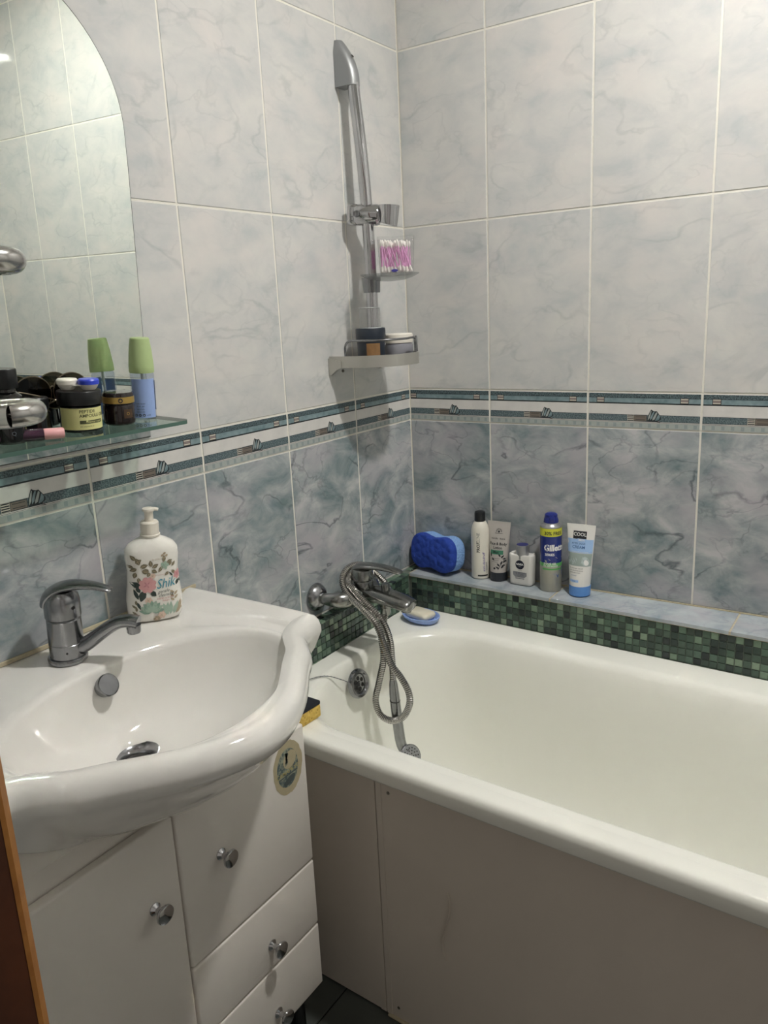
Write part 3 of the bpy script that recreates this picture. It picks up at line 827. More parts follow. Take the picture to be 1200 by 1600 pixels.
hh.build('shower_head', 'chrome_worn', hand)
fp = MB(); fp.lathe([(.001, .0045), (.0248, .0045), (.0250, .0068), (.001, .0072)], 28, 0, HM); face = fp.build('spray_face', 'alu_grey', hand)
nz = MB()
for r, k in ((.006, 5), (.0125, 10), (.019, 15)):
    for i in range(k):
        a = 2 * PI * i / k
        nz.lathe([(.0003, .0070), (.0015, .0070), (.0013, .0082), (.0003, .0082)], 8, 0, HM @ Matrix.Translation((r * math.cos(a), r * math.sin(a), 0)))
nz.build('spray_nozzle', 'dark', face)

# ------------------------------------------------------------------ shower rail on the left wall
RYL = -0.241
rail = thing('shower_rail', 'chrome shower slide rail on the left wall with a dish and a wire-railed tray', 'shower rail', (0, 0, 0))
tb = smooth_path([(.036, RYL, 1.850), (.0385, RYL, 1.81), (.0475, RYL, 1.72), (.0545, RYL, 1.62), (.0580, RYL, 1.52), (.0590, RYL, 1.42), (.0575, RYL, 1.33), (.0560, RYL, 1.262)], 4)
MB().tube(tb, .0130, 20).build('rail_tube', 'chrome', rail)
# top bracket: a wedge rounded on the outside
br = MB()
rows = []
for x, zt in ((0.0005, 0),):
    pass
prof = [(1.8315, .0495), (1.845, .0500), (1.862, .0472), (1.88, .0410), (1.90, .0300), (1.915, .0200), (1.924, .0120)]
for z, xo in prof:
    hw = .0175 if z < 1.9 else .0175 - (z - 1.9) * .25
    pts = [(0.0005, RYL - hw), (max(.004, xo - .014), RYL - hw)]
    for k in range(1, 8):
        a = -PI / 2 + PI * k / 8
        pts.append((max(.004, xo - .014) + .014 * math.cos(a) * min(1, xo / .02), RYL + hw * math.sin(a)))
    pts += [(max(.004, xo - .014), RYL + hw), (0.0005, RYL + hw)]
    rows.append([(x, y, z) for x, y in pts])
br.loft(rows, True, True)
tbk = br.build('wall_bracket', 'alu_grey', rail)
MB().lathe([(.0003, 0), (.0035, 0), (.0035, .0006), (.0003, .0004)], 14, 0, Matrix.Translation((.0385, RYL, 1.889)) @ Matrix.Rotation(math.radians(58), 4, 'Y')).build('bracket_plug', 'dark', tbk)
# sliding holder
sl = MB()
da = math.radians(22)
SM = Matrix.Translation((.0575, RYL, 1.5675)) @ Matrix.Rotation(da, 4, 'Z') @ Matrix.Rotation(math.radians(4), 4, 'Y')
sl.lathe([(.001, -.030), (.015, -.030), (.0205, -.027), (.0228, -.020), (.0228, .022), (.0205, .027), (.001, .027)], 28, 0, SM @ Matrix.Rotation(PI / 2, 4, 'Y'))
sl.box(-.046, -.018, -.013, .013, -.023, .023, .008, 0, SM, 3)
slo = sl.build('slider', 'chrome', rail)
MB().lathe([(.001, .0), (.0075, .0), (.0070, .002), (.003, .001), (.001, .001)], 20, 0, SM @ Matrix.Translation((-.020, -.0235, 0)) @ Matrix.Rotation(PI / 2, 4, 'X')).build('lock_button', 'chrome_worn', slo)
hk = MB()
secs = []
for k in range(25):
    a = math.radians(40 + 280 * k / 24)
    secs.append(a)
ro = [[((.0470 + (.0205 + .004 * t) * -math.cos(a)), (.0205 + .004 * t) * math.sin(a), -.024 + .044 * t - .010 * (1 - t) * (1 + math.cos(a)) * -.5) for a in secs] + [((.0470 + (.0140 + .003 * t) * -math.cos(a)), (.0140 + .003 * t) * math.sin(a), -.024 + .044 * t - .010 * (1 - t) * (1 + math.cos(a)) * -.5) for a in reversed(secs)] for t in (0, .5, 1)]
hk.loft(ro, True, True, 0, SM)
hk.box(.022, .036, -.009, .009, -.016, .016, .003, 0, SM)
hk.build('shower_clip', 'chrome', slo)
# dish with its clamp
MB().lathe([(.0125, 1.4010), (.0185, 1.4010), (.0192, 1.4025), (.0205, 1.4280), (.0215, 1.4300), (.0215, 1.4340), (.0125, 1.4340)], 32, 0, Matrix.Translation((.0592, RYL, 0)), cap0=False, cap1=False).build('dish_clamp', 'chrome_worn', rail)
ds = MB()
ds.lathe([(.001, -.0135), (.030, -.0115), (.050, -.0065), (.062, -.001), (.0665, .001), (.0665, .003), (.062, .0025), (.040, -.002), (.001, -.004)], 44, 0, Matrix.Translation((.107, RYL + .004, 1.4365)), sx=1.0, sy=.96)
ds.build('swab_dish', 'plastic_smoke', rail)
# tray
HWY, DXT = .0975, .156
def tray_ring(s_, z, n=36, e=.72):
    out = []
    for k in range(n + 1):
        a = -PI / 2 + PI * k / n
        out.append((.001 + (DXT * s_) * abs(math.cos(a)) ** e, RYL + (HWY - (1 - s_) * .13) * math.copysign(abs(math.sin(a)) ** e, math.sin(a)), z))
    return out
ty = MB()
for (z0, z1) in ((1.2405, 1.2660),):
    o_b, o_t, i_b, i_t = tray_ring(1, z0), tray_ring(1, z1), tray_ring(.955, z0), tray_ring(.955, z1)
    n = len(o_b)
    v = o_b + o_t + i_b + i_t
    f = []
    for k in range(n - 1):
        f += [(k, k + 1, n + k + 1, n + k), (n + k, n + k + 1, 3 * n + k + 1, 3 * n + k), (2 * n + k + 1, 2 * n + k, 3 * n + k, 3 * n + k + 1), (k + 1, k, 2 * n + k, 2 * n + k + 1)]
    f += [(0, n, 3 * n, 2 * n), (n - 1, 3 * n - 1, 4 * n - 1, 2 * n - 1)]
    ty.add(v, f)
tro = ty.build('tray_band', 'alu', rail)
tf = MB(); r0 = tray_ring(.96, 1.2465); r1 = tray_ring(.96, 1.2495)
tf.loft([r0, r1], True, True); tf.build('tray_floor', 'alu', rail)
for sg in (-1, 1):
    fp = MB()
    y0 = RYL + sg * HWY
    fp.prism([(0.0008, 1.226), (.006, 1.2235), (.022, 1.236), (.034, 1.2405), (.034, 1.255), (.0008, 1.262)], y0 - .004, y0 + .004, 'y')
    fo = fp.build('tray_foot', 'alu', rail)
MB().lathe([(.0005, 0), (.0035, 0), (.0035, .0015), (.0005, .0015)], 14, 0, Matrix.Translation((.0265, RYL - HWY + .016, 1.233)) @ Matrix.Rotation(PI / 2, 4, 'X')).build('set_screw', 'screw', rail)
def tp(a, s_=.975):
    a = math.radians(a)
    return (.001 + DXT * s_ * abs(math.cos(a)) ** .72, RYL + (HWY - (1 - s_) * .13) * math.copysign(abs(math.sin(a)) ** .72, math.sin(a)))
def wire(a0, a1, zt):
    pts = [(*tp(a0), 1.2640), (*tp(a0), zt - .012)]
    for k in range(9):
        t = k / 8
        aa = a0 + (a1 - a0) * (.04 + .92 * t)
        pts.append((*tp(aa), zt))
    pts += [(*tp(a1), zt - .012), (*tp(a1), 1.2640)]
    MB().tube(smooth_path(pts, 4), .0026, 10).build('tray_rail', 'chrome_worn', rail)
wire(-80, 12, 1.2985)
wire(30, 80, 1.2985)

# things on the rail
pbr('jar_navy', '1b2430', 0.38); pbr('label_bronze', '7d5d3a', 0.4, noise=.3, nscale=90)
j = thing('cream_jar', 'dark navy cosmetic jar with a bronze label on the shower tray', 'jar', (.066, -.264, 1.2497), (0, 0, math.radians(62)))
MB().lathe([(.001, .001), (.030, .001), (.0315, .004), (.0315, .046), (.001, .046)], 36).build('jar_body', 'jar_navy', j)
MB().lathe([(.001, .0465), (.0335, .0465), (.0340, .048), (.0340, .072), (.0330, .074), (.001, .074)], 40).build('jar_lid', 'jar_navy', j)
lb = MB(); fn = lambda x, y: ((.0318) * math.sin(x / .0318), -(.0318) * math.cos(x / .0318), y)
lb.patch(fn, -.026, .006, .007, .041, 10, 1); lb.build('front_label', 'label_bronze', j, fix=False)
g = thing('clear_cup', 'small clear empty plastic cup upturned on the navy jar', 'cup', (.0635, -.2605, 1.3240))
MB().lathe([(.0225, 0), (.0240, .0), (.0240, .040), (.0235, .0445), (.0215, .046), (.0005, .046), (.0005, .0447), (.0212, .0447), (.0225, .042)], 36, cap0=False, cap1=False).build('cup_wall', 'cup_clear', g)
MB().lathe([(.0226, -.0002), (.0244, -.0002), (.0244, .0012), (.0226, .0012)], 36, cap0=False, cap1=False).build('cup_rim', 'cup_line', g)
MB().lathe([(.0229, .0440), (.0243, .0440), (.0243, .0450), (.0229, .0450)], 36, cap0=False, cap1=False).build('cup_base_edge', 'cup_line', g)
pbr('jar_grey', '8a8a92', 0.25, 0.2)
j = thing('cream_jar', 'silver grey cream jar with a white lid on the shower tray', 'jar', (.098, -.197, 1.2497))
MB().lathe([(.001, .001), (.027, .001), (.0285, .004), (.0325, .012), (.0325, .032), (.0300, .037), (.001, .037)], 36).build('jar_body', 'jar_grey', j)
MB().lathe([(.001, .0375), (.0325, .0375), (.0330, .039), (.0330, .056), (.0310, .0585), (.001, .059)], 36).build('jar_lid', 'white_plastic', j)

# clear box of cotton swabs
SWX, SWY, SWZ = .1215, -.2310, 1.4350
cup = thing('swab_box', 'clear plastic box of pink cotton swabs on the rail dish', 'box', (SWX, SWY, SWZ), (0, 0, math.radians(34)))
def sq(h, z, r=.008): return rrect(-h, h, -h, h, z, (r, r), (r, r), 5)
cw = MB()
cw.loft([sq(.0340, .0), sq(.0362, .002), sq(.0405, .080), sq(.0397, .080), sq(.0354, .003), sq(.0330, .0022)], True, True)
cw.build('box_wall', 'plastic_clear', cup)
pbr('swab_blue', '3d3a86', .4)
MB().lathe([(.001, 0), (.0075, 0), (.007, .0015), (.001, .002)], 16, 0, Matrix.Translation((-.005, -.0372, .009)) @ Matrix.Rotation(PI / 2, 4, 'X'), sy=.45).build('box_mark', 'swab_blue', cup)
pbr('swab_pink', 'eaa6da', 0.5); pbr('swab_white', 'f0ebe6', 0.8)
smb = MB()
smb.tube([(0, 0, .004), (0, 0, .064)], .0011, 6, 0)
for z0, sg in ((.0, 1), (.068, -1)):
    smb.lathe([(.0004, z0), (.0022, z0 + sg * .002), (.0025, z0 + sg * .006), (.0018, z0 + sg * .011), (.0010, z0 + sg * .013)] if sg > 0 else [(.0010, z0 - .013), (.0018, z0 - .011), (.0025, z0 - .006), (.0022, z0 - .002), (.0004, z0)], 7, 1)
swm = smb.mesh('cotton_swab', ['swab_pink', 'swab_white'], fix=False)
rs = random.Random(11)
c34, s34 = math.cos(math.radians(34)), math.sin(math.radians(34))
cnt = 0
for i in range(9):
    for k in range(9):
        u = -.0315 + .0630 * i / 8 + rs.uniform(-.002, .002); v = -.0315 + .0630 * k / 8 + rs.uniform(-.002, .002)
        lean_u = rs.gauss(-.20, .14) if u > -.018 else rs.gauss(-.02, .06)
        lean_v = rs.gauss(0, .08)
        if abs(u + .067 * lean_u) > .0345: lean_u = -math.copysign(abs(lean_u) * .3, u)
        if abs(v - .067 * lean_v) > .0345: lean_v = math.copysign(.02, v)
        o = bpy.data.objects.new('cotton_swab', swm); COL.objects.link(o)
        o.location = (SWX + u * c34 - v * s34, SWY + u * s34 + v * c34, SWZ + .0035 + rs.uniform(0, .004))
        o.rotation_euler = Euler((lean_v, lean_u, math.radians(34)), 'XYZ')
        tag(o, 'pink-stemmed cotton swab standing in the clear box', 'cotton swab', 'cotton swabs in the clear box')

# ------------------------------------------------------------------ mirror, hung a little askew
def mx_(y, z): return -0.01185 - 0.0065 * y + 0.0098 * z
mir = thing('wall_mirror', 'arched frameless mirror on the left wall above the washbasin', 'mirror', (0, 0, 0))
MYC, MA = -1.12, .268
mp_ = [(-.8675, 1.1675), (-.8600, 1.34), (-.8525, 1.60), (-.8520, 1.66)]
mp_ += [(MYC + MA * math.cos(PI * k / 48), 1.66 + .22 * math.sin(PI * k / 48)) for k in range(1, 48)]
mp_ += [(-1.388, 1.66), (-1.3725, 1.1675)]
n = len(mp_)
mb = MB()
mb.add([(mx_(y, z), y, z) for y, z in mp_], [tuple(range(n))], 0)
mb.add([(mx_(y, z) - .004, y, z) for y, z in mp_], [tuple(reversed(range(n)))], 1)
mb.v += []
mbe = MB()
cyz = (MYC, 1.5)
def grow(y, z, d): 
    l = math.hypot(y - cyz[0], z - cyz[1]); return (y + (y - cyz[0]) / l * d, z + (z - cyz[1]) / l * d)
r0 = [(mx_(y, z) - .0001, y, z) for y, z in mp_]
r1 = [(mx_(*grow(y, z, .0022)) - .0012, *grow(y, z, .0022)) for y, z in mp_]
r2 = [(mx_(*grow(y, z, .0022)) - .0042, *grow(y, z, .0022)) for y, z in mp_]
mb.build('mirror_glass', ['mirror', 'mirror_edge'], mir, smooth=0, fix=False)
mbe.loft([r0, r1, r2], False, False)
mbe.build('polished_edge', 'mirror_edge', mir)

# ------------------------------------------------------------------ glass shelf, sagging forwards
SKS = -0.045
def zs(x): return 1.2077 + SKS * x
TILT = math.atan(-SKS)
LEAN = 0.07
shelf = thing('glass_shelf', 'green-edged glass shelf below the mirror holding cosmetics', 'shelf', (0, 0, 1.2077), (0, TILT, 0))
so_ = []
for cx, cy, r, a0 in ((.124 - .014, -.880 - .014, .014, 0), (.012 + .002, -.880 - .002, .002, PI / 2), (.012 + .002, -1.352 + .002, .002, PI), (.124 - .014, -1.352 + .014, .014, 1.5 * PI)):
    for k in range(7):
        a = a0 + PI / 2 * k / 6
        so_.append((cx + r * math.cos(a), cy + r * math.sin(a)))
gl = MB(); gl.prism(so_, -.006, 0.0, 'z', 0, edge_mat=1)
gl.build('glass_plate', ['glass_green', 'glass_edge'], shelf)
for y in (-.985, -1.26):
    MB().lathe([(.001, 0), (.010, 0), (.011, .003), (.011, .016), (.009, .018), (.001, .018)], 20, 0, Matrix.Translation((.0065, y, -.011)) @ Matrix.Rotation(PI / 2, 4, 'Y')).build('shelf_clip', 'chrome_worn', shelf)
def on_shelf(name, lab, cat, x, y, rz=0.0, dz=0.0, group=None):
    return thing(name, lab, cat, (x, y, zs(x) + dz + .0002), Euler((0, TILT, 0)).to_matrix().to_4x4() @ Matrix() and (0, TILT, 0), group)
def spin(t, rz):
    t.rotation_euler = (Matrix.Rotation(LEAN, 4, 'Y') @ Matrix.Rotation(rz, 4, 'Z')).to_euler()

# bottle with the green cap
pbr('cap_green', 'a9bd86', 0.5); pbr('label_blue', '93aadb', 0.45); pbr('ink_dark', '23262c', 0.5); pbr('ink_grey', '5d636b', .5)
clear('lotion_glass', 'e9eef5', 0.03, 1.4)
b1 = on_shelf('serum_bottle', 'clear bottle with a blue label and a tall pale green cap at the shelf end', 'bottle', .0510, -.9125)
spin(b1, math.radians(48))
MB().lathe([(.001, .001), (.0178, .001), (.0190, .003), (.0190, .073), (.0178, .0755), (.010, .0765), (.010, .079)], 36, cap1=False).build('glass_body', 'lotion_glass', b1)
MB().lathe([(.001, .076), (.0195, .076), (.0200, .078), (.0198, .088), (.0178, .112), (.0152, .1300), (.0137, .1315), (.001, .1315)], 36).build('cap', 'cap_green', b1)
MB().lathe([(.001, .004), (.0022, .004), (.0022, .076), (.001, .076)], 10).build('dip_tube', 'white_plastic', b1)
lb = MB(); R_ = .0193
fn = lambda x, y: (R_ * math.sin(x / R_), -R_ * math.cos(x / R_), y)
lb.patch(fn, -.0200, .0225, .004, .067, 18, 1, 0)
f2 = lambda x, y: ((R_ + .0002) * math.sin(x / R_), -(R_ + .0002) * math.cos(x / R_), y)
for i in range(4): lb.text(('hydra serum', '30 ml  skin', 'apply daily', 'made in EU')[i], .0030, f2, -.005, .0275 - .0045 * i, 1)
for i, x in enumerate((-.013, -.0065, .0)): lb.disc(f2, x, .0085, .0024, .0024, 0, 6 + 3 * i, 1); lb.disc(lambda u, v: ((R_ + .0004) * math.sin(u / R_), -(R_ + .0004) * math.cos(u / R_), v), x, .0085, .0012, .0012, 0, 8, 0)
lb.text('e18', .004, f2, .0075, .0085, 1)
lb.build('front_label', ['label_blue', 'ink_dark'], b1, fix=False)
bl_ = MB()
bl_.patch(fn, .0285, .0475, .014, .062, 10, 1, 0)
for i in range(5): bl_.patch(f2, .031, .045, .038 - i * .0032, .0386 - i * .0032, 6, 1, 1)
bl_.build('back_label', ['label_blue', 'ink_grey'], b1, fix=False)

# peptide cream jar
pbr('label_yellow', 'd9d596', 0.45); pbr('ink_olive', '4a4c30', .5)
p1 = on_shelf('cream_jar', 'black cream jar with a pale yellow label in the middle of the glass shelf', 'jar', .0590, -1.0400)
spin(p1, math.radians(56))
MB().lathe([(.001, .001), (.0285, .001), (.0300, .003), (.0300, .039), (.0280, .041), (.001, .041)], 40).build('jar_body', 'black_gloss', p1)
MB().lathe([(.001, .0415), (.0318, .0415), (.0322, .043), (.0322, .060), (.0312, .0615), (.001, .0615)], 40).build('jar_lid', 'black', p1)
lb = MB(); R2 = .0302
fj = lambda x, y: (R2 * math.sin(x / R2), -R2 * math.cos(x / R2), y)
fj2 = lambda x, y: ((R2 + .0002) * math.sin(x / R2), -(R2 + .0002) * math.cos(x / R2), y)
fj3 = lambda x, y: ((R2 + .0003) * math.sin(x / R2), -(R2 + .0003) * math.cos(x / R2), y)
lb.patch(fj, -.036, .041, .0055, .0375, 30, 1, 0)
lb.text('PEPTIDE', .0066, fj2, -.003, .0325, 1, align='LEFT', bold=.012)
lb.text('AMPOULE CREAM', .0066, fj2, -.003, .0262, 1, align='LEFT', bold=.012)
lb.patch(fj2, -.003, .034, .0145, .0195, 12, 1, 1)
lb.text('Essential repair', .0042, fj3, .006, .017, 0, align='LEFT')
lb.text('skin ampoule 50 ml', .0026, fj2, -.003, .0105, 1, align='LEFT')
lb.build('front_label', ['label_yellow', 'ink_olive'], p1, fix=False)

# contact lens case on top of it
pbr('lens_white', 'ece7dc', .35); pbr('lens_blue', '2f45c8', .35)
lc = thing('contact_lens_case', 'white and blue contact lens case lying on the yellow-labelled jar', 'lens case', (.0590 + .0045, -1.0400, zs(.0590) + .0620 - .0003))
lc.rotation_euler = (Matrix.Rotation(LEAN, 4, 'Y') @ Matrix.Rotation(math.radians(40), 4, 'Z')).to_euler()
cs = MB()
for sx in (-1, 1):
    cs.lathe([(.001, .0005), (.009, .0005), (.0120, .004), (.0140, .0085), (.001, .0085)], 26, 0, Matrix.Translation((sx * .0155, 0, 0)))
cs.box(-.016, .016, -.010, .010, .0062, .0085, .001)
cs.build('case_body', 'lens_white', lc)
for sx, mm in ((-1, 'lens_white'), (1, 'lens_blue')):
    pr_ = [(.001, .0088), (.0150, .0088), (.0152, .0145), (.0138, .0165), (.001, .0168)]
    MB().lathe(pr_, 26, 0, Matrix.Translation((sx * .0155, 0, 0))).build('screw_cap', mm, lc)

# dark brown jar with a gold band
pbr('jar_brown', '1b1110', .14, coat=.4); pbr('gold', 'c2a25a', .35, .6); pbr('label_tan', '4a3626', .4)
q1 = on_shelf('cream_jar', 'dark brown cosmetic jar with a gold band beside the blue-labelled bottle', 'jar', .0600, -.9700)
spin(q1, math.radians(52))
MB().lathe([(.001, .001), (.0215, .001), (.0240, .0035), (.0240, .030), (.0225, .033), (.001, .033)], 36).build('jar_body', 'jar_brown', q1)
MB().lathe([(.001, .0335), (.0238, .0335), (.0240, .0355), (.0240, .049), (.0225, .0515), (.001, .052)], 36).build('jar_lid', 'jar_brown', q1)
gb = MB(); gb.lathe([(.0239, .0350), (.02425, .0352), (.02425, .0448), (.0239, .0450)], 36, cap0=False, cap1=False)
go = gb.build('gold_band', 'gold', q1)
fg = lambda x, y: (.0244 * math.sin(x / .0244), -.0244 * math.cos(x / .0244), y)
em = MB(); em.disc(fg, .003, .040, .0037, .0037, 0, 18, 0)
fg2 = lambda x, y: (.0246 * math.sin(x / .0246), -.0246 * math.cos(x / .0246), y)
em.leaf(fg2, .003, .0375, .005, .0016, PI / 2, 1); em.leaf(fg2, .003, .0385, .0035, .0012, PI * .8, 1); em.leaf(fg2, .003, .0385, .0035, .0012, PI * .2, 1)
em.build('emblem', ['ink_dark', 'gold'], go, fix=False)
lt = MB(); lt.patch(fg, .007, .022, .012, .026, 6, 1, 0); lt.text('O', .007, fg2, .014, .019, 1); lt.build('side_label', ['label_tan', 'gold'], q1, fix=False)

# small black jar, black bottle, lip gloss tube
s1 = on_shelf('nail_jar', 'small glossy black jar half hidden behind the towel rail', 'jar', .0330, -1.0990)
MB().lathe([(.001, .001), (.0215, .001), (.0230, .003), (.0230, .033), (.0190, .0365), (.001, .0365)], 32).build('jar_body', 'black_gloss', s1)
MB().lathe([(.001, .037), (.0205, .037), (.0215, .039), (.0215, .053), (.0200, .055), (.001, .055)], 32).build('jar_lid', 'black', s1)
k1 = on_shelf('black_bottle', 'tall glossy black bottle with a black cap at the left end of the shelf', 'bottle', .0620, -1.1575)
spin(k1, math.radians(50))
MB().lathe([(.001, .001), (.0200, .001), (.0222, .004), (.0222, .058), (.0205, .066), (.0140, .0715), (.0130, .076), (.001, .076)], 36).build('bottle_body', 'black_gloss', k1)
MB().lathe([(.001, .0765), (.0165, .0765), (.0170, .078), (.0165, .1015), (.0155, .103), (.001, .103)], 32).build('cap', 'black', k1)
em = MB(); fk = lambda x, y: (.0224 * math.sin(x / .0224), -.0224 * math.cos(x / .0224), y)
em.text('Q', .008, fk, .008, .016, 0); em.build('emblem', 'ink_grey', k1, fix=False)
pbr('plum', '36172f', .2, coat=.4); pbr('cap_pink', 'e3a6a8', .45)
lg = on_shelf('lip_gloss', 'plum lip gloss tube with a pink cap lying on the glass shelf', 'cosmetic tube', .0905, -1.1230, 0, .0095)
lg.rotation_euler = (Matrix.Rotation(TILT, 4, 'Y') @ Matrix.Rotation(math.radians(62), 4, 'Z') @ Matrix.Rotation(PI / 2, 4, 'Y')).to_euler()
MB().lathe([(.001, -.075), (.0075, -.074), (.0088, -.070), (.0088, -.002), (.001, -.002)], 24).build('tube_body', 'plum', lg)
MB().lathe([(.001, -.0015), (.0078, -.0015), (.0080, .0), (.0078, .023), (.0062, .0255), (.001, .026)], 24).build('cap', 'cap_pink', lg)

# sunglasses standing behind the jars
clear('lens_tint', '8f887a', .02, 1.5)
pbr('gold_wire', '7d7362', .3, .9)
sg = on_shelf('sunglasses', 'dark sunglasses with thin metal rims resting behind the cosmetic jars', 'sunglasses', .0260, -1.0600, 0, .012)
def lens_pts(cy):
    out = []
    for k in range(36):
        a = 2 * PI * k / 36
        out.append((cy + .031 * math.cos(a), .046 + .026 * math.sin(a) * (1.0 if math.sin(a) > 0 else 1.15)))
    return out
for cy in (-.033, .033):
    P = lens_pts(cy)
    ln = MB(); ln.prism(P, -.0006, .0006, 'x'); lo = ln.build('lens', 'lens_tint', sg)
    MB().tube([(0, y, z) for y, z in P] + [(0, *P[0])], .0011, 6).build('lens_rim', 'gold_wire', sg)
MB().tube(smooth_path([(0, -.004, .052), (.001, 0, .055), (0, .004, .052)], 3), .001, 6).build('bridge', 'gold_wire', sg)
MB().tube(smooth_path([(0, .064, .052), (.010, .050, .050), (.012, -.02, .030), (.012, -.062, .012)], 5), .0011, 6).build('temple_arm', 'gold_wire', sg)
MB().tube(smooth_path([(0, -.064, .052), (.006, -.05, .050), (.008, .02, .028), (.008, .055, .012)], 5), .0011, 6).build('temple_arm', 'gold_wire', sg)

# ------------------------------------------------------------------ heated towel rail in the near left corner
tr = thing('towel_rail', 'chrome towel rail with looped arms in the near left corner', 'towel rail', (0, 0, 0))
RXp, RYp = .075, -1.445
MB().tube([(RXp, RYp, 1.12), (RXp, RYp, 1.78)], .014, 20).build('riser_pipe', 'steel', tr)
for z in (1.16, 1.74):
    MB().tube([(.001, RYp, z), (RXp, RYp, z)], .010, 16).build('wall_stub', 'steel', tr)
    MB().lathe([(.001, .0), (.028, 0), (.028, .003), (.014, .012), (.001, .012)], 24, 0, Matrix.Translation((.0, RYp, z)) @ Matrix.Rotation(PI / 2, 4, 'Y')).build('wall_flange', 'steel', tr)
def arm(tip, z):
    tx, ty = tip
    dx, dy = tx - RXp, ty - RYp
    l = math.hypot(dx, dy); ux, uy = dx / l, dy / l; px, py = -uy, ux
    w = .030
    pts = [(RXp + px * w * .3, RYp + py * w * .3, z), (RXp + ux * .05 + px * w, RYp + uy * .05 + py * w, z)]
    pts += [(tx - ux * w + px * w, ty - uy * w + py * w, z)]
    for k in range(1, 8):
        a = PI * k / 8
        pts.append((tx - ux * w + ux * w * math.sin(a) + px * w * math.cos(a), ty - uy * w + uy * w * math.sin(a) + py * w * math.cos(a), z))
    pts += [(tx - ux * w - px * w, ty - uy * w - py * w, z), (RXp + ux * .05 - px * w, RYp + uy * .05 - py * w, z), (RXp - px * w * .3, RYp - py * w * .3, z)]
    MB().tube(smooth_path(pts, 4), .0135, 18).build('loop_arm', 'steel', tr)
arm((.2995, -1.2690), 1.2695)
arm((.2940, -1.2635), 1.4310)
arm((.2680, -1.2745), 1.5950)

# ------------------------------------------------------------------ soap dispenser on the basin
pbr('print_leaf', '77705a', .4); pbr('print_dark', '2c3b36', .4); pbr('print_rose', 'cf9a9a', .4); pbr('print_rose2', 'b97f86', .4); pbr('print_sage', '9fb5a4', .4); pbr('print_sage2', '84a08f', .4)
pbr('print_peach', 'd8bfae', .4); pbr('print_teal', '3a8b9e', .4); pbr('print_red', 'b36a68', .4); pbr('print_tan', 'a99a80', .4); pbr('bottle_white', 'e6e3dc', .12, coat=.3)
dsp = thing('soap_dispenser', 'white floral soap pump bottle standing on the back of the washbasin', 'soap dispenser', (.0490, -.9390, .8660), (0, math.radians(4.5), 0))
dsp.rotation_euler = (Matrix.Rotation(math.radians(4.5), 4, 'Y') @ Matrix.Rotation(math.radians(60), 4, 'Z')).to_euler()
HB = .1470
wtab = [(0, .0335), (.02, .0385), (.06, .0415), (.25, .0425), (.45, .0395), (.62, .0382), (.78, .0402), (.86, .0390), (.92, .0335), (.96, .0250), (.985, .0180), (1.0, .0150)]
dtab = [(0, .0210), (.02, .0250), (.06, .0270), (.25, .0275), (.62, .0262), (.78, .0262), (.86, .0250), (.92, .0220), (.96, .0185), (.985, .0160), (1.0, .0150)]
def dring(t, n=48, off=0.0):
    w, d = interp(wtab, t) * (1.10 if t < .9 else 1.1 - (t - .9)) + off, interp(dtab, t) + off
    pw = 2.6 if t < .9 else 2.6 - 6 * (t - .9)
    out = []
    for k in range(n):
        a = 2 * PI * k / n
        c, s_ = math.cos(a), math.sin(a)
        out.append((w * math.copysign(abs(c) ** (2 / pw), c), d * math.copysign(abs(s_) ** (2 / pw), s_), t * HB))
    return out
def dsurf(off):
    """front face: u across (metres), v up (metres)"""
    def f(u, v):
        t = max(0, min(1, v / HB))
        w, d = interp(wtab, t) * (1.10 if t < .9 else 1.1 - (t - .9)), interp(dtab, t)
        pw = 2.6 if t < .9 else 2.6 - 6 * (t - .9)
        s_ = max(-.985, min(.985, u / w))
        return (s_ * w, -(d * (1 - abs(s_) ** pw) ** (1 / pw)) - off, v)
    return f
MB().loft([dring(t) for t in (0, .01, .02, .04, .06, .15, .25, .35, .45, .55, .62, .7, .78, .82, .86, .89, .92, .94, .96, .975, .985, 1.0)], True, True).build('bottle_body', 'bottle_white', dsp, smooth=50)
MB().lathe([(.0145, HB - .002), (.0150, HB), (.0165, HB + .001), (.0165, HB + .0035), (.0150, HB + .0045), (.0150, HB + .0235), (.0135, HB + .0255), (.0090, HB + .0260), (.001, HB + .0260)], 36, cap0=False).build('collar', 'cream_plastic', dsp)
pm = MB()
pm.lathe([(.001, HB + .025), (.0072, HB + .025), (.0072, HB + .0405), (.0085, HB + .0425), (.0105, HB + .045), (.0100, HB + .0475), (.001, HB + .0490)], 28)
pn = smooth_path([(0, 0, HB + .0460), (.009, -.002, HB + .0462), (.0155, -.0035, HB + .0448)], 3)
pm.tube(pn, [.0062, .0060, .0056, .0052, .0050, .0048, .0040][:len(pn)], 12, 0, flat=(1, .55))
pm.build('pump_head', 'cream_plastic', dsp)
pt = MB(); A, Bs, Cs, Ds = dsurf(.0006), dsurf(.0009), dsurf(.0012), dsurf(.0015)
def flower(u, v, r, m1, m2, f1, f2, n=7, a0=0):
    for k in range(n): pt.disc(f1, u + r * .58 * math.cos(a0 + 2 * PI * k / n), v + r * .58 * math.sin(a0 + 2 * PI * k / n), r * .52, r * .40, a0 + 2 * PI * k / n, 10, m1)
    pt.disc(f2, u, v, r * .55, r * .5, 0, 12, m1)
    for k in range(4): pt.leaf(f2, u - r * .1, v + r * .05, r * .5, r * .2, .7 + k * 1.5, m2)
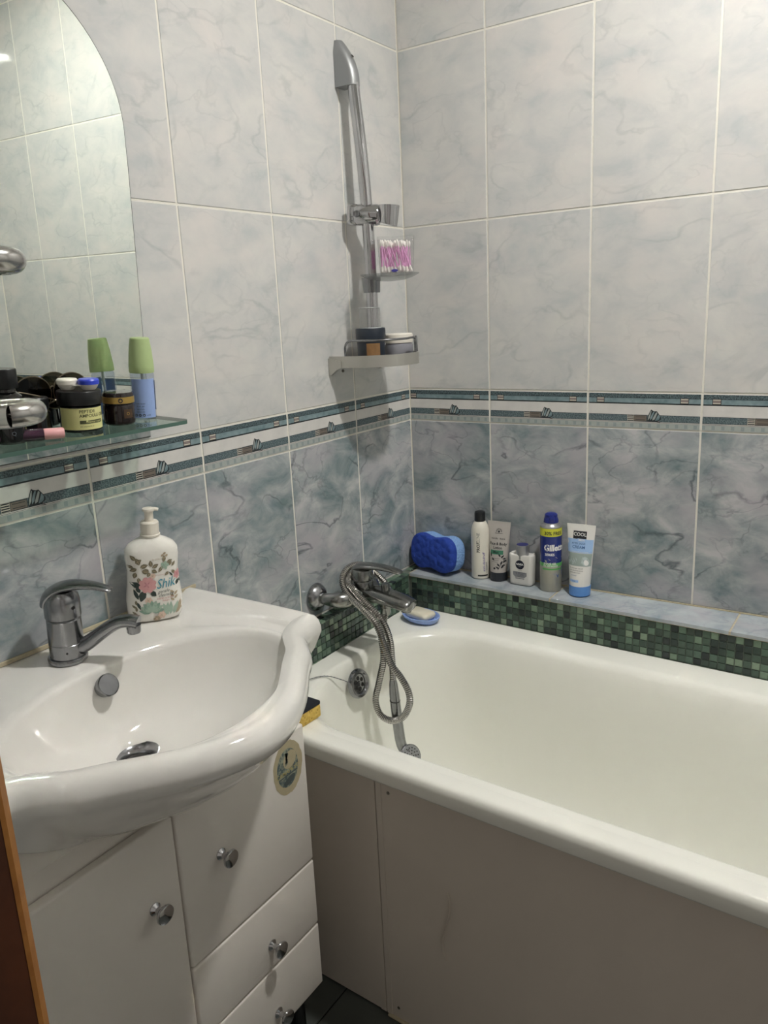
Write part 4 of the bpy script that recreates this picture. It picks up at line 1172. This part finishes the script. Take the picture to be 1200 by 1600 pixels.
# 0 leaf 1 dark 2 rose 3 rose2 4 sage 5 sage2 6 peach 7 teal 8 red 9 tan
for u, v, ln, wd, an in ((-.030, .113, .012, .007, 2.3), (-.031, .108, .012, .007, .6), (-.025, .105, .013, .008, 1.9), (-.024, .101, .013, .008, .25), (-.029, .099, .012, .007, 3.6), (-.022, .094, .012, .008, -.3), (-.031, .092, .011, .007, -1.9), (-.028, .083, .011, .006, -1.4), (-.034, .100, .010, .006, 2.8),
                         (-.006, .100, .012, .007, 1.7), (-.005, .098, .012, .007, .5), (-.006, .094, .010, .007, -.5), (-.010, .093, .011, .007, 2.9), (-.009, .091, .009, .006, -2.1),
                         (.015, .106, .012, .006, 1.5), (.020, .104, .010, .006, .4), (.012, .099, .012, .006, -2.2), (.024, .098, .010, .005, 1.2), (.028, .096, .010, .005, .9), (.027, .089, .010, .005, -.8), (.022, .088, .009, .005, -2.4)):
    pt.leaf(A, u, v, ln, wd, an, 0)
    pt.leaf(Bs, u, v, ln * .9, wd * .16, an, 9)
for u, v in ((.013, .118), (.017, .121), (.020, .117), (.0155, .1135)): pt.disc(A, u, v, .0026, .0019, .6, 8, 9)
flower(.016, .100, .007, 4, 5, A, Bs, 5)
for u, v, ln, wd, an in ((-.024, .066, .019, .010, 2.7), (-.020, .060, .021, .012, -1.9), (-.010, .057, .013, .009, -.8), (-.027, .056, .013, .007, 2.0), (-.030, .044, .02, .006, 1.9), (-.033, .040, .016, .005, -1.2), (.038, .070, .010, .006, -2.0), (.039, .070, .010, .005, -.9), (.029, .078, .011, .003, 2.2)):
    pt.leaf(A, u, v, ln, wd, an, 1)
flower(-.014, .069, .0135, 2, 3, Bs, Cs, 8, .3)
flower(.038, .079, .0075, 2, 3, Bs, Cs, 6, .3)
flower(-.0045, .084, .0045, 6, 9, Bs, Cs, 6)
for k in range(9): pt.leaf(Bs, -.010, .020, .021, .010, .1 + k * .36, 4 if k % 2 else 5)
for k in range(6): pt.leaf(Cs, -.010, .020, .013, .006, .4 + k * .45, 4)
flower(.006, .012, .0065, 6, 9, Cs, Ds, 6); flower(-.014, .041, .006, 6, 9, A, Bs, 6); flower(-.002, .006, .006, 9, 6, Cs, Ds, 6)
for u, an in ((.017, 1.9), (.021, 1.5), (.026, 1.15), (.030, .8), (.034, 1.3), (.0135, 1.4)): pt.leaf(A, u, .010, .024, .008, an, 4 if u < .027 else 9)
for k in range(5): pt.leaf(A, .029, .034 + k * .0035, .009, .004, 2.4 - (k % 2) * 1.7, 9)
for k in range(5): pt.leaf(A, -.034, .010 + k * .006, .009, .004, 1.6 + (k % 2) * .8, 0)
pt.text('D O M A', .0042, A, .004, .112, 9)
pt.patch(A, -.003, .022, .0842, .0846, 6, 1, 8)
pt.text('Shik', .0240, Cs, .0150, .0680, 7, shear=.35, bold=.002, sx=.80, ang=.06)
pt.text('gentle', .0080, Cs, .0110, .0545, 1, shear=.4, sx=1.0, ang=.05)
pt.text('cleansing', .0080, Cs, .0150, .0480, 1, shear=.4, sx=.9, ang=.05)
pt.text('HAND & BODY', .0044, Cs, .0140, .0420, 8, sx=.95)
pt.text('WASH', .0044, Cs, .0140, .0375, 8, sx=.95)
pt.build('floral_print', ['print_leaf', 'print_dark', 'print_rose', 'print_rose2', 'print_sage', 'print_sage2', 'print_peach', 'print_teal', 'print_red', 'print_tan'], dsp, fix=False, smooth=0)

# ------------------------------------------------------------------ things on the mosaic ledge
ZT = ZL + .0003
def peanut(w, h, n=56, dip=.16):
    out = []
    for k in range(n):
        a = 2 * PI * k / n
        c, s_ = math.cos(a), math.sin(a)
        x = w * math.copysign(abs(c) ** .72, c); hh = h * (1 - dip * math.exp(-(x / (w * .42)) ** 2))
        out.append((x, hh * math.copysign(abs(s_) ** .72, s_)))
    return out
m, nt, b = newmat('sponge_dark')
b.inputs['Base Color'].default_value = (*lin('1d3f9c'), 1); b.inputs['Roughness'].default_value = .85
vo = nt.nodes.new('ShaderNodeTexVoronoi'); vo.inputs['Scale'].default_value = 62
tcn = nt.nodes.new('ShaderNodeTexCoord'); bp = nt.nodes.new('ShaderNodeBump'); bp.inputs['Distance'].default_value = .004; bp.inputs['Strength'].default_value = 1.0; bp.invert = True
nt.links.new(tcn.outputs['Object'], vo.inputs['Vector']); nt.links.new(vo.outputs['Distance'], bp.inputs['Height']); nt.links.new(bp.outputs['Normal'], b.inputs['Normal'])
M['sponge_dark'] = m
def pores(name, c1, c2, sc, lo=.1, hi=.3):
    m, nt, b = newmat(name)
    vo = nt.nodes.new('ShaderNodeTexVoronoi'); vo.inputs['Scale'].default_value = sc
    tcn = nt.nodes.new('ShaderNodeTexCoord'); cr = nt.nodes.new('ShaderNodeValToRGB'); e = cr.color_ramp.elements
    e[0].position, e[0].color = lo, (*lin(c1), 1); e[1].position, e[1].color = hi, (*lin(c2), 1)
    bp = nt.nodes.new('ShaderNodeBump'); bp.inputs['Distance'].default_value = .003; bp.inputs['Strength'].default_value = .8
    nt.links.new(tcn.outputs['Object'], vo.inputs['Vector']); nt.links.new(vo.outputs['Distance'], cr.inputs[0]); nt.links.new(cr.outputs[0], b.inputs['Base Color'])
    nt.links.new(vo.outputs['Distance'], bp.inputs['Height']); nt.links.new(bp.outputs['Normal'], b.inputs['Normal'])
    b.inputs['Roughness'].default_value = .9
    M[name] = m
pores('sponge_light', '4f7ab8', '86ace0', 190, .08, .22)
spg = thing('bath_sponge', 'blue peanut-shaped bath sponge standing in the ledge corner', 'sponge', (.0860, -.0445, ZT), (math.radians(-6), 0, math.radians(-13)))
P = peanut(.0760, .0530, dip=.24)
def sr(y, s_, dz=0.0): return [(x * s_, y, .0530 + z * s_ + dz) for x, z in P]
MB().loft([sr(.034, .90), sr(.0325, .965), sr(.027, .995), sr(.006, 1.0), sr(-.002, 1.0)], True, True).build('foam_body', 'sponge_light', spg, smooth=60)
MB().loft([sr(-.0022, 1.0), sr(-.012, 1.005), sr(-.017, .99), sr(-.0205, .95), sr(-.022, .88)], True, True).build('scrub_face', 'sponge_dark', spg, smooth=60)

# white shampoo bottle
pbr('bottle_cream', 'dcd8cc', .3); pbr('ink_violet', '6a5aa0', .4); pbr('cap_black', '16191c', .35)
w1 = thing('shampoo_bottle', 'slim white bottle with a black cap and vertical lettering on the ledge', 'bottle', (.2145, -.0295, ZT), (0, 0, math.radians(18)))
MB().lathe([(.001, .0005), (.0215, .0005), (.0235, .003), (.0235, .118), (.0228, .128), (.0205, .138), (.0165, .1465), (.0135, .150), (.001, .150)], 40).build('bottle_body', 'bottle_cream', w1)
MB().lathe([(.001, .1505), (.0132, .1505), (.0138, .152), (.0138, .171), (.0125, .1745), (.009, .1760), (.001, .1762)], 36).build('cap', 'cap_black', w1)
pr1 = MB(); RW = .0237
fw = lambda x, y: (RW * math.sin(x / RW), -RW * math.cos(x / RW), y)
pr1.text('PROFI', .0115, fw, -.0015, .0865, 0, ang=PI / 2, bold=.03)
pr1.text('LINE', .0110, fw, -.0015, .1130, 3, ang=PI / 2)
pr1.text('anti-dandruff', .0098, fw, .0125, .0455, 1, ang=PI / 2, shear=.3, bold=.006)
pr1.text('anti-schuppen', .0060, fw, -.0255, .072, 1, ang=PI / 2)
pr1.text('shampoo 250 ml', .0040, fw, .0200, .030, 3, ang=PI / 2)
pr1.patch(fw, -.004, .024, .0085, .0125, 12, 1, 2)
for i in range(3): pr1.patch(fw, .0175 + i * .002, .0181 + i * .002, .024, .046, 2, 1, 3)
pr1.build('lettering', ['ink_dark', 'ink_violet', 'cap_black', 'ink_grey'], w1, fix=False)

# squeeze tubes: round cap below, flat crimp on top
def tube_body(h0, h1, r, wtop, nt_=14):
    rings = []
    for i in range(nt_ + 1):
        t = i / nt_
        a = r + (wtop - r) * t; d = r * (1 - t ** 1.25) + .0012
        rings.append([(a * math.cos(2 * PI * k / 40), d * math.sin(2 * PI * k / 40), h0 + (h1 - h0) * t) for k in range(40)])
    rings.append([(x, y * .9, h1 + .0035) for x, y, z in rings[-1]])
    return rings
def tsurf(h0, h1, r, wtop, off):
    def f(u, v):
        t = max(0, min(1, (v - h0) / (h1 - h0)))
        a = r + (wtop - r) * t; d = r * (1 - t ** 1.25) + .0012
        s_ = max(-.97, min(.97, u / a))
        return (s_ * a, -d * math.sqrt(1 - s_ * s_) - off, v)
    return f
pbr('tube_grey', 'b0aba6', .45); pbr('cap_navy', '23282f', .4); pbr('tag_green', '3f7a60', .45); pbr('ink_soft', '4c4c4c', .5)
g1 = thing('lotion_tube', 'grey lotion tube with a dark cap between the two white bottles', 'cosmetic tube', (.2640, -.0270, ZT), (math.radians(-3), 0, math.radians(3)))
MB().lathe([(.001, .0005), (.0215, .0005), (.0225, .002), (.0228, .0225), (.001, .0225)], 40).build('cap', 'cap_navy', g1)
MB().loft(tube_body(.0227, .1480, .0215, .0310), True, True).build('tube_body', 'tube_grey', g1)
lg_ = MB(); A = tsurf(.0227, .1480, .0215, .0310, .0003); B2 = tsurf(.0227, .1480, .0215, .0310, .0005)
for k in range(9): lg_.leaf(A, .002 + .0045 * math.cos(PI * k / 8), .1265 + .0045 * math.sin(PI * k / 8), .0045, .0016, PI * k / 8, 0)
lg_.disc(A, .002, .1265, .0028, .0028, 0, 12, 0); lg_.patch(A, -.008, .012, .1215, .1225, 6, 1, 0)
lg_.text('nordic  basis', .0065, A, .001, .1090, 0, bold=.004, sx=1.1)
lg_.text('Face & Body', .0100, A, .0015, .0955, 0, bold=.022, sx=.88)
lg_.text('Lotion', .0100, A, .0015, .0855, 0, bold=.022, sx=.9)
lg_.patch(A, -.0175, .0165, .0690, .0795, 12, 1, 1)
lg_.text('Men', .0085, B2, -.002, .0742, 0, bold=.02)
for i in range(3): lg_.text(('with aloe vera and', 'baobab extract', 'organic 150 ml'), .003, A, -.005, .062 - i * .004, 2) if False else lg_.patch(A, -.013, .009 - i * .002, .0585 - i * .0045, .0592 - i * .0045, 6, 1, 2)
for u, v, an in ((.012, .060, .9), (.015, .058, .2), (.017, .056, -.6), (.011, .063, 2.2), (-.014, .062, 1.8), (-.012, .060, -.8), (.012, .043, 1.3), (.014, .040, .4), (.010, .039, 2.3), (.013, .034, 1.0), (.009, .033, 2.6), (.0165, .048, .9)): lg_.leaf(A, u, v, .0105, .0042, an, 0)
lg_.tube([A(.006, .030), A(.011, .040), A(.016, .052)], .0006, 5, 0)
lg_.disc(A, -.003, .0335, .0028, .0028, 0, 10, 0)
lg_.build('label_print', ['ink_dark', 'tag_green', 'ink_soft'], g1, fix=False)

# aftershave balm: flat white bottle with a silver cap
pbr('balm_white', 'd9d7d2', .3); pbr('silver', 'a7a8aa', .3, .7); pbr('cap_blue', '2c2f6e', .3); pbr('badge_navy', '10182e', .3); pbr('shield_grey', '8b8c90', .4); pbr('ink_white', 'e8e8e6', .4)
n1 = thing('aftershave_bottle', 'squat white flat bottle with a silver cap and a round navy badge on the ledge', 'bottle', (.3330, -.0330, ZT), (0, 0, math.radians(-2)))
def nring(w, d, z, r): return rrect(-w, w, -d, d, z, (r, r), (r, r), 6)
nb = MB()
nb.loft([nring(.0265, .0125, .0005, .008), nring(.0295, .0155, .003, .009), nring(.0305, .0160, .008, .010), nring(.0315, .0160, .040, .010), nring(.0325, .0158, .066, .010)], True, False)
# shoulders dip towards the cap
top = nring(.0325, .0158, .066, .010)
def shz(x): 
    u = min(1, abs(x) / .030); return .0700 + .0135 * u ** 1.6 - .004 * max(0, (u - .85) / .15) ** 2
nb.loft([top, [(x, y, shz(x) - .0018) for x, y, z in top], [(x * .975, y * .93, shz(x)) for x, y, z in top], [(x * .93, y * .70, shz(x) + .0008) for x, y, z in top], [(x * .6, y * .2, shz(x * .7) - .001) for x, y, z in top]], False, True)
nb.build('bottle_body', 'balm_white', n1, smooth=50)
MB().lathe([(.001, .066), (.0155, .066), (.0160, .068), (.0160, .101), (.0152, .1028), (.0140, .1030)], 36, cap1=False).build('cap', 'silver', n1)
MB().lathe([(.001, .1025), (.0142, .1025), (.0142, .1033), (.001, .1036)], 36).build('cap_disc', 'cap_blue', n1)
nl = MB(); A = lambda u, v: (u, -.0163, v); B2 = lambda u, v: (u, -.0165, v)
nl.disc(A, .0, .0545, .0118, .0118, 0, 32, 0); nl.text('NIVEA', .0068, B2, 0, .0555, 1, bold=.03, sx=1.0); nl.text('MEN', .0032, B2, 0, .0500, 2, sx=1.2)
nl.text('SENSITIVE', .0026, A, 0, .0395, 2)
nl.add([A(-.0185, .0360), A(-.0185, .0270), A(-.012, .0215), A(.012, .0215), A(.0185, .0270), A(.0185, .0360)], [(0, 1, 2, 3, 4, 5)], 2)
for i in range(4): nl.text(('POST SHAVE BALM', '0% ALCOHOL', 'soothes the skin', 'instantly')[i], .0034, B2, 0, .0338 - i * .0034, 0, sx=1.0)
nl.patch(A, -.0120, .0120, .0175, .0200, 1, 1, 2); nl.text('100 ml', .0026, B2, 0, .0187, 0)
nl.build('label_print', ['badge_navy', 'ink_white', 'shield_grey'], n1, fix=False)

# shaving gel can
pbr('can_blue', '1f2f77', .25, coat=.3); pbr('can_yellow', 'c9cb3e', .35); pbr('can_green', '5aa85c', .35); pbr('can_silver', 'a9a79c', .35, .5); pbr('cap_navyblue', '1d2a78', .3); pbr('can_swirl', '3f66a8', .3)
c1 = thing('shaving_gel_can', 'tall blue and silver shaving gel can with a yellow band on the ledge', 'spray can', (.4085, -.0360, ZT), (0, 0, math.radians(27)))
MB().lathe([(.001, .002), (.0235, .002), (.0255, .0005), (.0262, .0025), (.0262, .0600), (.0262, .0640), (.0262, .0730), (.0262, .1395), (.0262, .1560), (.0258, .1600)], 44, mats=[3, 3, 3, 3, 3, 2, 0, 1, 1], cap1=False).build('can_body', ['can_blue', 'can_yellow', 'can_green', 'can_silver'], c1)
MB().lathe([(.0262, .1590), (.0268, .1605), (.0262, .1625), (.0235, .1655), (.0205, .1685), (.0200, .1700), (.001, .1700)], 44, cap0=False).build('can_dome', 'silver', c1)
MB().lathe([(.001, .1685), (.0165, .1685), (.0178, .1705), (.0172, .1780), (.0150, .1830), (.0155, .1850), (.0145, .1895), (.0105, .1925), (.001, .1935)], 36).box(-.006, .006, -.0185, -.006, .1735, .1870, .002, seg=2).build('cap', 'cap_navyblue', c1)
cl = MB(); RC = .0264
A = lambda x, y: (RC * math.sin(x / RC), -RC * math.cos(x / RC), y)
B2 = lambda x, y: ((RC + .0002) * math.sin(x / RC), -(RC + .0002) * math.cos(x / RC), y)
cl.text('30% FREE', .0118, A, .0035, .1470, 0, bold=.02, sx=.96)
cl.text('Gillette', .0215, A, .0080, .1110, 1, bold=.035, sx=.86, shear=.05)
cl.text('SERIES', .0085, A, -.0055, .0945, 1, bold=.015, sx=1.0)
cl.add([A(-.018, .0805), A(-.016, .0770), A(-.004, .0805), A(.014, .0850), (A(.030, .0845)), A(.030, .0880), A(.010, .0885), A(-.008, .0845)], [(0, 1, 2, 7), (2, 3, 6, 7), (3, 4, 5, 6)], 2)
cl.add([A(-.018, .0805), A(-.015, .0740), A(-.012, .0750), A(-.013, .0800)], [(0, 1, 2, 3)], 2)
cl.text('SHAVE GEL', .0072, A, -.0045, .0715, 1, bold=.015, sx=.9)
cl.text('GEL DE RASAGE', .0058, A, -.0030, .0660, 1, bold=.012, sx=.9) 
cl.patch(A, -.024, .028, .0560, .0600, 16, 1, 3)
cl.add([A(.010, .046), A(.016, .036), A(.026, .032), A(.033, .040), A(.033, .062), A(.022, .060)], [(0, 1, 2, 3, 4, 5)], 4)
cl.add([B2(-.006, .046), B2(.008, .042), B2(.020, .046), B2(.014, .0495), B2(.004, .0475)], [(0, 1, 2, 3, 4)], 2)
cl.build('label_print', ['ink_dark', 'ink_white', 'silver', 'can_green', 'can_swirl'], c1, fix=False)

# after shave cream tube
pbr('tube_white', 'e2e0dc', .35); pbr('cap_sky', '5f93d6', .35); pbr('tag_sky', '9fbfe8', .4); pbr('tag_black', '26282c', .4); pbr('tag_mist', '9aa7a2', .4); pbr('tag_mist2', 'b7c4c4', .4); pbr('ink_blue', '3a5e92', .4)
t1 = thing('cream_tube', 'white and pale blue cream tube standing on its blue cap on the ledge', 'cosmetic tube', (.4845, -.0430, ZT), (math.radians(-2), 0, math.radians(2)))
MB().lathe([(.001, .0005), (.0225, .0005), (.0250, .003), (.0255, .0255), (.001, .0255)], 40).build('cap', 'cap_sky', t1)
MB().loft(tube_body(.0257, .1690, .0242, .0345), True, True).build('tube_body', 'tube_white', t1)
tl = MB(); A = tsurf(.0257, .1690, .0242, .0345, .0003); B2 = tsurf(.0257, .1690, .0242, .0345, .0006); C2 = tsurf(.0257, .1690, .0242, .0345, .0009)
tl.patch(A, -.0305, .0310, .1060, .1380, 20, 2, 1)
tl.patch(B2, -.0170, .0150, .1385, .1570, 8, 1, 0); tl.text('COOL', .0115, C2, -.001, .1490, 3, bold=.01, sx=.95)
tl.patch(C2, -.006, .0145, .1330, .1395, 4, 1, 4); tl.text('MEN', .0070, tsurf(.0257, .1690, .0242, .0345, .0012), .0040, .1362, 3, bold=.01)
tl.text('AFTER SHAVE', .0064, B2, -.0030, .1275, 5, bold=.004, sx=.85); tl.text('CREAM', .0100, B2, -.0020, .1190, 5, bold=.008, sx=.95)
tl.text('soothing & moisturizing', .0042, B2, .001, .1085, 3)
tl.patch(A, -.0288, .0290, .0750, .1050, 18, 2, 2)
q = random.Random(2)
for k in range(26): tl.leaf(B2, q.uniform(-.025, .020), .076 + q.uniform(0, .010), q.uniform(.008, .018), .0022, 1.57 + q.uniform(-.5, .5), 6 if k % 2 else 2)
tl.disc(B2, .016, .087, .008, .011, .3, 18, 6); tl.disc(C2, .018, .084, .005, .007, .3, 16, 3)
for i in range(3): tl.text(('for all skin types, cools and', 'calms after shaving, absorbs', 'quickly without traces')[i], .0040, A, -.0195, .0695 - i * .0052, 0, align='LEFT', sx=.72)
tl.text('dermatest', .0040, A, -.0150, .0525, 5, align='LEFT', sx=.8)
tl.patch(A, -.0185, .0035, .0360, .0420, 6, 1, 4); tl.text('75 ml', .0042, B2, -.0080, .0390, 5)
tl.build('label_print', ['tag_black', 'tag_sky', 'tag_mist', 'ink_white', 'tag_sky', 'ink_blue', 'tag_mist2'], t1, fix=False)

# ------------------------------------------------------------------ soap, dish and kitchen sponge on the bath rim
pbr('dish_blue', '8fa9e0', .4); pbr('soap', 'ded8c4', .45, noise=.05, nscale=30)
RIMZ = .5885
sd = thing('soap_dish', 'pale blue oval soap dish on the far corner of the bath rim', 'soap dish', (.1105, -.1640, RIMZ), (0, 0, math.radians(-14)))
def oval(a, b_, z, n=40): return [(a * math.cos(2 * PI * k / n), b_ * math.sin(2 * PI * k / n), z) for k in range(n)]
MB().loft([oval(.036, .022, .0), oval(.044, .028, .001), oval(.052, .036, .008), oval(.056, .040, .0165), oval(.054, .038, .0178), oval(.051, .0355, .0165), oval(.045, .030, .008), oval(.030, .018, .0055)], True, True).build('dish_bowl', 'dish_blue', sd)
for k in range(4): MB().box(-.030 + k * .018, -.024 + k * .018, -.018, .018, .0055, .0085, .001).build('drain_rib', 'dish_blue', sd)
sp_ = thing('soap_bar', 'cream white soap bar lying in the blue soap dish', 'soap', (.1090, -.1630, RIMZ + .0087), (0, 0, math.radians(-12)))
MB().loft([nring(.030, .018, .0, .010), nring(.0355, .0225, .004, .011), nring(.0365, .0235, .010, .011), nring(.0345, .0220, .0155, .011), nring(.027, .0155, .0185, .010)], True, True).build('bar', 'soap', sp_, smooth=60)
pores('sponge_yellow', '9a7a2c', 'd2b25a', 130, .10, .30); pbr('scourer', '1c1f26', .95, bump=.6, bscale=900)
ks = thing('kitchen_sponge', 'yellow sponge with a black scouring layer on the bath rim beside the vanity', 'sponge', (.1480, -.7120, RIMZ), (0, 0, math.radians(-3)))
MB().box(-.042, .042, -.031, .031, .0003, .0265, .003, seg=2).build('foam_body', 'sponge_yellow', ks)
MB().box(-.042, .042, -.031, .031, .0266, .0345, .002, seg=2).build('scouring_pad', 'scourer', ks)
